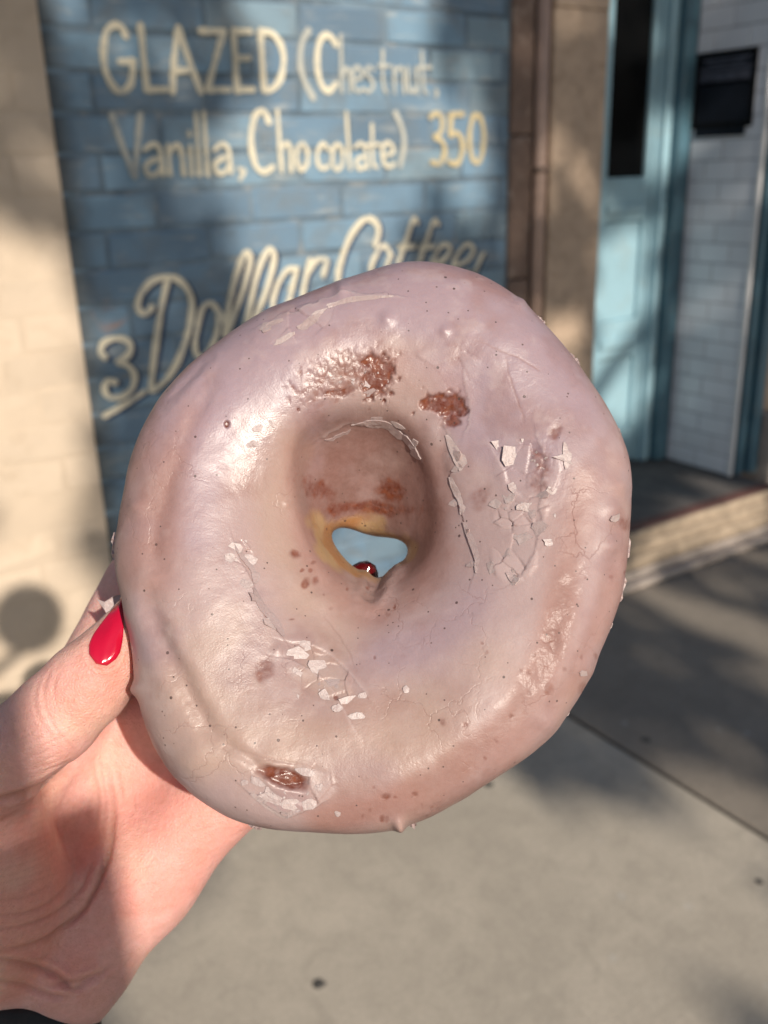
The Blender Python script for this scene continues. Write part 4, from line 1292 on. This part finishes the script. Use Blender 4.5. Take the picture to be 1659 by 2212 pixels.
# long slivers of sheet lifting along the breaks
def sliver(pts, wid, seed, lift=.00016, side=1, flash=.35):
    r = random.Random(seed)
    q = catmull(pts, 5); m = len(q)
    T = np.gradient(q, axis=0); T /= np.linalg.norm(T, axis=1)[:, None]
    Nn = np.stack([-T[:, 1], T[:, 0]], 1) * side
    bm = bmesh.new(); top = []; bot = []
    for i in range(m):
        e = math.sin(math.pi * (i + .4) / (m - .2)) ** .5
        if i % 4 == 0: wv = r.uniform(.6, 1.25); ov = r.uniform(-2, 2)
        w_ = wid * e * wv
        pair = []
        for k, off in ((0, ov), (1, w_)):
            p = q[i] + Nn[i] * off
            h, n, _, _ = bvh.ray_cast(EYE, look(*p))
            if h is None: return
            if n.dot(EYE - h) < 0: n = -n
            pair.append((h + n * (lift + (.00012 if k == 0 else -.0001)), h - n * .0002))
        top.append([bm.verts.new(a) for a, _ in pair]); bot.append([bm.verts.new(b) for _, b in pair])
    for i in range(m - 1):
        bm.faces.new((top[i][0], top[i + 1][0], top[i + 1][1], top[i][1]))
        bm.faces.new((bot[i][0], bot[i + 1][0], top[i + 1][0], top[i][0]))
        bm.faces.new((top[i][1], top[i + 1][1], bot[i + 1][1], bot[i][1]))
    child('glaze_flake', bm_mesh('glaze_flake', bm), M['flake'], donut)
sliver([(758, 916), (800, 908), (840, 912), (872, 936), (900, 972), (908, 992)], 18, 1, side=1)
sliver([(700, 948), (730, 940), (757, 926)], 8, 2)
sliver([(962, 940), (972, 975), (988, 1005), (992, 1018)], 24, 3, side=-1)
sliver([(972, 1030), (980, 1060), (992, 1085), (994, 1112)], 13, 4, side=-1)
sliver([(1000, 1128), (1010, 1165), (1024, 1205), (1028, 1238)], 12, 5, side=-1)
sliver([(640, 706), (665, 690), (700, 668)], 17, 6, side=1)
sliver([(708, 664), (750, 646), (800, 640), (850, 640)], 9, 7)
sliver([(560, 712), (585, 695), (612, 690)], 13, 8)
sliver([(505, 1172), (516, 1205), (540, 1232), (548, 1262)], 20, 9, side=-1)
sliver([(545, 1270), (558, 1310), (590, 1352), (612, 1376)], 16, 10, side=-1)
sliver([(1092, 1238), (1104, 1258), (1122, 1258)], 16, 11, side=-1)
sliver([(540, 1716), (575, 1742), (615, 1764), (650, 1752)], 16, 12, side=-1)
sliver([(1216, 955), (1214, 985), (1222, 1014)], 20, 13, side=-1)
# torn curl of glaze beside the thumb nail
bm = bmesh.new(); cu = [(209, 1294, -.006), (226, 1300, -.0055), (246, 1287, -.0055), (268, 1283, -.006), (266, 1306, -.006), (252, 1330, -.0058), (236, 1338, -.005), (226, 1318, -.0055)]
a_ = [bm.verts.new(loc(x, y, z)) for x, y, z in cu]; b2_ = [bm.verts.new(loc(x + 1, y + 1, z - .0007)) for x, y, z in cu]
bm.faces.new(a_); bm.faces.new(b2_[::-1])
for i in range(len(cu)): bm.faces.new((a_[i], a_[(i + 1) % 8], b2_[(i + 1) % 8], b2_[i]))
child('glaze_flake', bm_mesh('glaze_flake', bm), M['flake'], donut)

# torn flakes standing out from the rim
def frill(px, py, L, W, seed, z=0.003, jag=9):
    r = random.Random(seed)
    c = np.array(QO); dirv = np.array([px, py]) - c; dirv /= np.linalg.norm(dirv); tv = np.array([-dirv[1], dirv[0]])
    z = 0.0008 - TILT * loc(px, py, 0.0)[1]
    W *= .8
    bm = bmesh.new(); ins = []; outs = []; ins2 = []; outs2 = []
    for i in range(jag + 1):
        t = (i / jag - .5) * L
        e = max(0, 1 - (2 * i / jag - 1) ** 2) ** .6 * W * r.uniform(.1, 1.2)
        a = np.array([px, py]) + tv * t - dirv * 14; b = np.array([px, py]) + tv * t + dirv * e
        ins.append(bm.verts.new(loc(a[0], a[1], z + .0005))); outs.append(bm.verts.new(loc(b[0], b[1], z + .0002 + r.uniform(-.0006, .0006))))
        ins2.append(bm.verts.new(loc(a[0], a[1], z - .0004))); outs2.append(bm.verts.new(loc(b[0], b[1], z - .0002)))
    for i in range(jag):
        bm.faces.new((ins[i], ins[i + 1], outs[i + 1], outs[i])); bm.faces.new((outs2[i], outs2[i + 1], ins2[i + 1], ins2[i]))
        bm.faces.new((outs[i], outs[i + 1], outs2[i + 1], outs2[i]))
    child('glaze_flake', bm_mesh('glaze_flake', bm), M['flake'], donut)
for i, (x, y, L, W) in enumerate(((1166, 688, 30, 4), (1242, 775, 34, 6), (1335, 932, 20, 9), (1357, 1165, 80, 6), (1346, 1265, 70, 8), (1318, 1350, 60, 6), (1285, 1425, 70, 5), (1215, 1552, 46, 12), (892, 1784, 16, 10), (550, 1788, 30, 4), (245, 1180, 60, 6))):
    frill(x, y, L, W, i)

# ================================================================== HAND
def mmz(px, py, z): return loc(px, py, z * 1e-3) * 1e3          # image point + depth in mm -> mm in the held frame
VOX = 0.85
# (point a, radius a, point b, radius b, blend) in image points, depth mm, radius mm
CAPS = [
 # forearm and wrist
 ((-620, 3250, -70), 27, (-60, 2330, -40), 21, 6), ((-820, 3050, -62), 24, (-210, 2210, -36), 20, 8),
 ((-60, 2330, -40), 20, (40, 2190, -38), 16.5, 8), ((-210, 2210, -36), 19, (-130, 2080, -34), 17, 8),
 # heel of the hand and palm
 ((40, 2190, -38), 17, (135, 2060, -38), 17, 8), ((135, 2060, -38), 17, (300, 1880, -42), 15.5, 8), ((300, 1880, -42), 15.5, (430, 1750, -44), 12.5, 8),
 ((0, 2130, -40), 15, (340, 1660, -54), 12, 9), ((-40, 2100, -40), 15, (240, 1620, -54), 12, 9), ((100, 2080, -44), 14, (410, 1690, -54), 12, 8),
 ((-60, 2060, -38), 14, (110, 1640, -44), 12, 9),
 # ball of the thumb
 ((-60, 2110, -30), 18, (-40, 1930, -22), 19, 8), ((-40, 1930, -22), 19, (-70, 1740, -12), 15, 7),
 # web
 ((-30, 1800, -22), 10, (95, 1640, -36), 9, 6), ((-60, 1730, -14), 9, (60, 1660, -32), 8, 6),
 # thumb
 ((-75, 1740, -10), 13.5, (-25, 1672, -4), 10.6, 5), ((-25, 1672, -4), 10.4, (120, 1548, 0.5), 9.4, 4), ((120, 1548, 0.5), 9.5, (190, 1476, 0.5), 9.0, 3),
 ((190, 1476, 0.5), 9.0, (240, 1420, 0), 7.7, 3), ((240, 1420, 0), 7.7, (266, 1362, -0.5), 5.4, 3),
 # fingers behind the doughnut
 ((110, 1640, -44), 11, (300, 1260, -40), 8.8, 5), ((300, 1260, -40), 8.8, (440, 1030, -42), 7.8, 2), ((440, 1030, -42), 7.8, (540, 900, -38), 6.6, 2),
 ((240, 1620, -54), 11, (510, 1440, -44), 8.8, 5), ((510, 1440, -44), 8.8, (660, 1372, -38), 7.6, 2), ((660, 1372, -38), 7.6, (748, 1330, -33), 6.4, 2),
 ((345, 1660, -54), 11, (620, 1560, -42), 8.4, 5), ((620, 1560, -42), 8.4, (780, 1510, -35), 7.2, 2), ((780, 1510, -35), 7.2, (860, 1480, -31), 6.2, 2),
 ((430, 1750, -46), 11, (600, 1680, -38), 7.6, 5), ((600, 1680, -38), 7.6, (720, 1640, -31), 6.6, 2), ((720, 1640, -31), 6.6, (790, 1610, -28), 5.8, 2),
]
caps = [(mmz(*a), ra, mmz(*b), rb, k) for a, ra, b, rb, k in CAPS]
lo = np.min([np.minimum(a - ra, b - rb) for a, ra, b, rb, k in caps], 0) - 6
hi = np.max([np.maximum(a + ra, b + rb) for a, ra, b, rb, k in caps], 0) + 6
lo[1] = max(lo[1], -215.0); lo[0] = max(lo[0], -190.0)
dims = np.ceil((hi - lo) / VOX).astype(int) + 1
SD = np.full(dims, 8.0, np.float32)
for a, ra, b, rb, k in caps:
    m = max(ra, rb) + 9
    s0 = np.clip(((np.minimum(a, b) - m - lo) / VOX).astype(int), 0, dims - 1)
    s1 = np.clip(((np.maximum(a, b) + m - lo) / VOX).astype(int) + 2, 0, dims)
    if np.any(s1 <= s0): continue
    gx = (lo[0] + VOX * np.arange(s0[0], s1[0], dtype=np.float32))[:, None, None]
    gy = (lo[1] + VOX * np.arange(s0[1], s1[1], dtype=np.float32))[None, :, None]
    gz = (lo[2] + VOX * np.arange(s0[2], s1[2], dtype=np.float32))[None, None, :]
    ab = b - a; L2_ = float(ab @ ab)
    t = np.clip(((gx - a[0]) * ab[0] + (gy - a[1]) * ab[1] + (gz - a[2]) * ab[2]) / L2_, 0, 1)
    d = np.sqrt((gx - a[0] - t * ab[0]) ** 2 + (gy - a[1] - t * ab[1]) ** 2 + (gz - a[2] - t * ab[2]) ** 2) - (ra + (rb - ra) * t)
    cur = SD[s0[0]:s1[0], s0[1]:s1[1], s0[2]:s1[2]]
    h = np.clip(k - np.abs(cur - d), 0, None) / k
    SD[s0[0]:s1[0], s0[1]:s1[1], s0[2]:s1[2]] = np.minimum(cur, d) - h * h * h * k / 6.0

def surface_nets(S, org, hstep):
    ins = S < 0
    nx, ny, nz = S.shape
    cs_ = (nx - 1, ny - 1, nz - 1)
    acc = np.zeros(cs_ + (3,), np.float32); cnt = np.zeros(cs_, np.float32)
    corner = [(i, j, k) for i in (0, 1) for j in (0, 1) for k in (0, 1)]
    def sl(A, c): return A[c[0]:c[0] + cs_[0], c[1]:c[1] + cs_[1], c[2]:c[2] + cs_[2]]
    for c0 in corner:
        for axx in range(3):
            if c0[axx]: continue
            c1 = list(c0); c1[axx] = 1; c1 = tuple(c1)
            x = sl(ins, c0) != sl(ins, c1)
            w0 = np.where(x)
            if len(w0[0]) == 0: continue
            a, b = sl(S, c0)[w0], sl(S, c1)[w0]
            t = a / (a - b)
            p = np.empty((len(t), 3), np.float32)
            for q in range(3): p[:, q] = c0[q]
            p[:, axx] = t
            acc[w0] += p; cnt[w0] += 1
    cell = np.where(cnt > 0)
    idx = np.full(cs_, -1, np.int64); idx[cell] = np.arange(len(cell[0]))
    verts = acc[cell] / cnt[cell][:, None] + np.stack(cell, 1)
    verts = verts * hstep + org
    faces = []
    for axx in range(3):
        u_, v_ = [(1, 2), (2, 0), (0, 1)][axx]
        A = [slice(None)] * 3; B = [slice(None)] * 3
        A[axx] = slice(0, S.shape[axx] - 1); B[axx] = slice(1, None)
        fl = ins[tuple(A)] != ins[tuple(B)]
        w0 = np.array(np.where(fl))
        ok = (w0[u_] > 0) & (w0[v_] > 0) & (w0[u_] < S.shape[u_] - 1) & (w0[v_] < S.shape[v_] - 1)
        w0 = w0[:, ok]
        eu = np.zeros((3, 1), int); ev = np.zeros((3, 1), int); eu[u_] = 1; ev[v_] = 1
        f = np.stack([idx[tuple(w0 - eu - ev)], idx[tuple(w0 - ev)], idx[tuple(w0)], idx[tuple(w0 - eu)]], 1)
        pos = ins[tuple(w0)]
        f[~pos] = f[~pos][:, ::-1]
        faces.append(f)
    return verts, np.concatenate(faces)
HV, HF = surface_nets(SD, lo.astype(np.float32), VOX)

def subdivide_quads(Vv, F):
    e = np.concatenate([F[:, [0, 1]], F[:, [1, 2]], F[:, [2, 3]], F[:, [3, 0]]])
    es = np.sort(e, 1)
    uq, inv = np.unique(es, axis=0, return_inverse=True)
    inv = inv.reshape(4, -1)
    n0 = len(Vv); ne = len(uq)
    mid = (Vv[uq[:, 0]] + Vv[uq[:, 1]]) / 2; cen = Vv[F].mean(1)
    NV = np.concatenate([Vv, mid, cen])
    m = inv + n0; c = np.arange(len(F)) + n0 + ne
    NF = np.concatenate([np.stack([F[:, i], m[i], c, m[i - 1]], 1) for i in range(4)])
    return NV, NF
def smooth_mesh(Vv, F, it, lam=.5):
    e = np.concatenate([F[:, [0, 1]], F[:, [1, 2]], F[:, [2, 3]], F[:, [3, 0]]])
    i = np.concatenate([e[:, 0], e[:, 1]]); j = np.concatenate([e[:, 1], e[:, 0]])
    deg = np.bincount(i, minlength=len(Vv)).astype(float)
    for _ in range(it):
        s = np.stack([np.bincount(i, Vv[j, q], minlength=len(Vv)) for q in range(3)], 1) / deg[:, None]
        Vv = Vv * (1 - lam) + s * lam
    return Vv
def vnormals(Vv, F):
    n = np.cross(Vv[F[:, 2]] - Vv[F[:, 0]], Vv[F[:, 3]] - Vv[F[:, 1]])
    out = np.stack([sum(np.bincount(F[:, k], n[:, q], minlength=len(Vv)) for k in range(4)) for q in range(3)], 1)
    return out / (np.linalg.norm(out, axis=1)[:, None] + 1e-12)
HV = smooth_mesh(HV, HF, 6)
# finer faces where the photograph looks closely: everything not far down the forearm
HV, HF = subdivide_quads(HV, HF)
HV = smooth_mesh(HV, HF, 3)
HN = vnormals(HV, HF)
if ((HV - HV.mean(0)) * HN).sum() < 0: HF = HF[:, ::-1].copy(); HN = -HN
hx, hy = to_q(HV * 1e-3)
seen = HN[:, 2] > -0.15
hd = np.zeros(len(HV)); red = np.zeros(len(HV)); crs = np.zeros(len(HV))
hw = 4.0 * fbm(HV, .12, 3, 3.0); hw2 = 4.0 * fbm(HV, .12, 3, 23.0)
def zone(zlo, zhi): return (HV[:, 2] > zlo) & (HV[:, 2] < zhi)
def crease(pts, depth, width, lip=.4, zr=(-200, 60), tint=.4, sharp=.5):
    d, s, p = seg_dist(hx + hw, hy + hw2, catmull(pts, 6), width * 5)
    f = seen * zone(*zr) * np.sin(np.pi * np.clip(p, .03, .97)) ** sharp
    e = np.exp(-(d / width) ** 2) * f
    hd[:] -= depth * e
    hd[:] += lip * depth * np.exp(-((d - 2.1 * width) / (1.1 * width)) ** 2) * (d < 1e5) * f
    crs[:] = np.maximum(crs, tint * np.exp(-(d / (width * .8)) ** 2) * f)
TH = (-16, 40)
# thumb: knuckle arcs, side wrinkles, the fold at its root
crease([(88, 1470), (76, 1510), (90, 1560), (120, 1600)], .16, 4, .3, TH, .25)
crease([(112, 1448), (96, 1490), (104, 1540), (135, 1590), (165, 1622)], .18, 4, .3, TH, .25)
crease([(128, 1455), (118, 1490), (128, 1530)], .14, 3.5, .5, TH, .2)
for k in range(9):
    x = 138 + k * 6
    crease([(x, 1500 + k * 4), (x - 2, 1528 + k * 5), (x + 8, 1556 + k * 5)], .07, 2.6, .4, TH, .12)
for k in range(14):
    y = 1596 + k * 9
    x0 = 40 + random.uniform(-14, 20); ln = random.uniform(60, 110)
    crease([(x0, y + 6), (x0 + ln * .5, y - 5), (x0 + ln, y - 26)], random.uniform(.06, .13), 2.8, .5, TH, .15)
crease([(150, 1655), (110, 1690), (60, 1712), (0, 1728), (-40, 1735)], .9, 9, .3, (-60, 40), .5)
crease([(130, 1690), (70, 1730), (10, 1752)], .45, 6, .4, (-60, 40), .3)
crease([(60, 1740), (0, 1775), (-40, 1785)], .35, 5, .4, (-60, 40), .3)
# cuticle edge and side walls of the nail
crease([(190, 1392), (196, 1420), (215, 1440), (238, 1436), (256, 1410), (266, 1372)], .35, 5, .9, TH, .25)
# the life line and the folds of the ball of the thumb
crease([(232, 1660), (240, 1740), (236, 1820), (214, 1900), (180, 1962), (130, 2010), (70, 2040), (-20, 2060)], .9, 7, .1, (-200, 20), .6)
crease([(205, 1640), (214, 1720), (206, 1790)], .3, 5, .1, (-200, 20), .3)
crease([(218, 1640), (226, 1720), (222, 1800)], .3, 4, .4, (-200, 20), .2)
crease([(250, 1650), (262, 1730)], .25, 5, .4, (-200, 20), .2)
crease([(205, 1850), (170, 1925), (110, 1975), (40, 2000), (-30, 2010)], .4, 5, .1, (-200, 20), .4)
crease([(160, 1890), (110, 1945), (50, 1970), (-30, 1978)], .3, 4.5, .1, (-200, 20), .35)
crease([(120, 1900), (60, 1935), (-20, 1948)], .2, 4, .1, (-200, 20), .25)
for k in range(12):
    y = 1730 + k * 15
    crease([(random.uniform(-30, 20), y + 34), (70, y + 8), (random.uniform(120, 190), y - 34)], random.uniform(.04, .10), 2.6, .2, (-200, 20), .15)
# wrist creases
crease([(-40, 2070), (60, 2085), (120, 2105), (160, 2135), (210, 2105)], .9, 8, .5, (-200, 20), .5)
crease([(-30, 2115), (50, 2130), (110, 2150), (150, 2150)], .6, 7, .5, (-200, 20), .4)
crease([(100, 2128), (150, 2122), (200, 2110), (240, 2085)], .5, 7, .5, (-200, 20), .4)
# fine lines of the palm and thumb
lr = random.Random(21)
for k in range(46):
    x, y, a = random.choice(((330, 1830, -55), (280, 1900, -50), (400, 1800, -40), (260, 1740, -80), (200, 2020, -20), (120, 2090, 10)))
    x += lr.gauss(0, 60); y += lr.gauss(0, 60); a = R_(a + lr.gauss(0, 22)); ln = lr.uniform(18, 55)
    crease([(x, y), (x + ln * .5 * math.cos(a) + lr.uniform(-4, 4), y + ln * .5 * math.sin(a)), (x + ln * math.cos(a), y + ln * math.sin(a))], lr.uniform(.04, .10), 2.2, .2, (-200, -12), .22)
# palm hollow and soft mounds
hd -= 1.6 * np.exp(-(((hx - 290) / 60) ** 2 + ((hy - 1760) / 110) ** 2)) * seen * zone(-200, -20)
hd += .35 * fbm(HV, .05, 2, 61.0) * zone(-200, -16) + .12 * fbm(HV, .2, 2, 66.0)
HV = HV + HN * hd[:, None]
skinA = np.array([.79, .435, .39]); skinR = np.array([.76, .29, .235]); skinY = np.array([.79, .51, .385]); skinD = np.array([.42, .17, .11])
HC_ = np.repeat(skinA[None], len(HV), 0)
HC_ = mixv(HC_, skinY, sstep(-.1, .4, fbm(HV, .045, 3, 7.0)) * .5)
HC_ = mixv(HC_, skinR, sstep(0, .5, fbm(HV, .07, 3, 37.0)) * .5)
for x, y, r_, a in ((240, 1460, 60, .45), (205, 1430, 40, .4), (420, 1780, 120, .55), (300, 1700, 60, .25), (270, 1380, 40, .4), (120, 1480, 40, .25)):
    HC_ = mixv(HC_, skinR, a * np.exp(-(((hx - x) / r_) ** 2 + ((hy - y) / r_) ** 2)))
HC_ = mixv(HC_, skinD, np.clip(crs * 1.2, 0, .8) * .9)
hme = np_mesh('hand', HV * 1e-3, HF)
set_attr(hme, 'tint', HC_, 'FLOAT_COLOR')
person = empty('person')
person.matrix_world = LM
tag(person, 'left hand with red painted nails gripping the doughnut from behind, thumb on its rim', 'person')
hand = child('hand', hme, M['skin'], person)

hb = BVHTree.FromPolygons([tuple(v) for v in (HV * 1e-3)], [tuple(int(a) for a in f) for f in HF])
def nail(name, cl, wl, wr, parent, mat, proud=0.0007, dz_tip=0.0, NU=26, NV=15, arch=0.0016, znear=0.02):
    """cl: centre line in image points from cuticle to tip; wl, wr: half widths either side"""
    cl = catmull(cl, 12); m = len(cl) - 1
    T = np.gradient(cl, axis=0); T /= np.linalg.norm(T, axis=1)[:, None]
    Nn = np.stack([T[:, 1], -T[:, 0]], 1) * -1
    rows = []; hz = []
    for i in range(NU):
        uu = i / (NU - 1); f = uu * m; k = min(int(f), m - 1); a = f - k
        c = cl[k] * (1 - a) + cl[k + 1] * a; nn = Nn[k]
        for j in range(NV):
            v = j / (NV - 1) * 2 - 1
            ww = np.interp(uu, np.linspace(0, 1, len(wl)), wl) if v < 0 else np.interp(uu, np.linspace(0, 1, len(wr)), wr)
            p = c + nn * v * ww
            h, n, _, _ = hb.ray_cast(EYE, look(*p))
            rows.append((p[0], p[1], uu, v)); hz.append(h[2] if (h is not None and h[2] > -.012) else np.nan)
    rows = np.array(rows); hz = np.array(hz)
    ok = ~np.isnan(hz)
    B_ = np.stack([np.ones(len(rows)), rows[:, 2], rows[:, 3], rows[:, 2] ** 2, rows[:, 3] ** 2, rows[:, 2] * rows[:, 3]], 1)
    co, *_ = np.linalg.lstsq(B_[ok], hz[ok], rcond=None)
    zf = B_ @ co
    zz = zf + proud - arch * rows[:, 3] ** 2 + dz_tip * rows[:, 2] ** 2
    hz0 = np.where(ok, hz, -1.0)
    for _ in range(3):
        zz = np.maximum(zz, hz0 + .00045)
        G = zz.reshape(NU, NV); Gp = np.pad(G, 1, mode='edge')
        zz = ((Gp[:-2, 1:-1] + Gp[2:, 1:-1] + Gp[1:-1, :-2] + Gp[1:-1, 2:] + 2 * G) / 6).ravel()
    zz = np.maximum(zz, hz0 + .0003)
    P = np.array([loc(r[0], r[1], z) for r, z in zip(rows, zz)])
    P2 = np.array([loc(r[0], r[1], z - .0006) for r, z in zip(rows, zz)])
    idx = np.arange(NU * NV).reshape(NU, NV)
    q = np.stack([idx[:-1, :-1], idx[1:, :-1], idx[1:, 1:], idx[:-1, 1:]], -1).reshape(-1, 4)
    rim = list(idx[:, 0]) + list(idx[-1, 1:]) + list(idx[::-1, -1][1:]) + list(idx[0, ::-1][1:-1])
    o = NU * NV
    q2 = q[:, ::-1] + o
    side = np.array([(rim[i], rim[(i + 1) % len(rim)], rim[(i + 1) % len(rim)] + o, rim[i] + o) for i in range(len(rim))])
    me = np_mesh(name, np.concatenate([P, P2]), np.concatenate([q, q2, side]))
    bm = bmesh.new(); bm.from_mesh(me); bmesh.ops.recalc_face_normals(bm, faces=bm.faces); bm.to_mesh(me); bm.free()
    return child(name, me, mat, parent)
nw = [12, 30, 35, 33, 28, 22, 15, 8.5, 1.5]
nail('thumb_nail', [(219, 1436), (226, 1400), (240, 1362), (252, 1326), (263, 1289)], nw, nw, person, M['nail'], 0.0006, 0.0, arch=.0014)
# fingertip nail that shows through the hole
bm = bmesh.new(); rows = []
for i in range(12):
    uu = i / 11; rw = []
    for j in range(9):
        v = j / 8 * 2 - 1
        ww = 46 * math.sqrt(max(0.02, 1 - (uu * .98) ** 2.6))
        c = np.array([742, 1318]) * (1 - uu) + np.array([802, 1216]) * uu
        t = np.array([60, -102]) / 118.3
        p = c + np.array([-t[1], t[0]]) * v * ww
        rw.append(bm.verts.new(loc(p[0], p[1], -.0245 - .002 * uu - .0022 * v * v)))
    rows.append(rw)
for i in range(11):
    for j in range(8): bm.faces.new((rows[i][j], rows[i + 1][j], rows[i + 1][j + 1], rows[i][j + 1]))
bmesh.ops.solidify(bm, geom=list(bm.faces), thickness=.0007)
child('finger_nail', bm_mesh('finger_nail', bm, True), M['naildark'], person)

# black wrist band
def band():
    c0 = mmz(-10, 2198, -38) * 1e-3
    axis = Vector((.30, .95, 0)); vd = look(-10, 2186); axis = (axis - vd * axis.dot(vd) * .9).normalized()
    ux = Vector(mmz(60, 2260, -38) - mmz(-250, 2130, -34)).normalized(); ux = (ux - axis * ux.dot(axis)).normalized()
    uz = axis.cross(ux)
    bm = bmesh.new(); rings = []
    c = Vector(c0)
    for i in range(96):
        a = i / 96 * math.tau
        d = ux * math.cos(a) + uz * math.sin(a)
        # rest on the skin: look inwards from outside
        h, n, _, _ = hb.ray_cast(c + d * .075, -d)
        r = (h - c).length if h is not None else .03
        rings.append(r)
    rr = np.array(rings); kk = np.ones(9) / 9
    rr = np.convolve(np.concatenate([rr[-4:], rr, rr[:4]]), kk, 'valid')
    loops = []
    for i in range(96):
        a = i / 96 * math.tau
        d = ux * math.cos(a) + uz * math.sin(a)
        lp = []
        for k in range(10):
            b = k / 10 * math.tau
            lp.append(bm.verts.new(c + d * (rr[i] + .0013 + .0017 * math.cos(b)) + axis * (.0050 * math.sin(b) + .0006 * math.sin(a * 9))))
        loops.append(lp)
    for i in range(96):
        for k in range(10):
            bm.faces.new((loops[i][k], loops[(i + 1) % 96][k], loops[(i + 1) % 96][(k + 1) % 10], loops[i][(k + 1) % 10]))
    o = link('wristband', bm_mesh('wristband', bm, True), M['band'])
    o.matrix_world = LM
    tag(o, 'black elastic band worn around the wrist at the bottom left corner', 'wristband')
band()
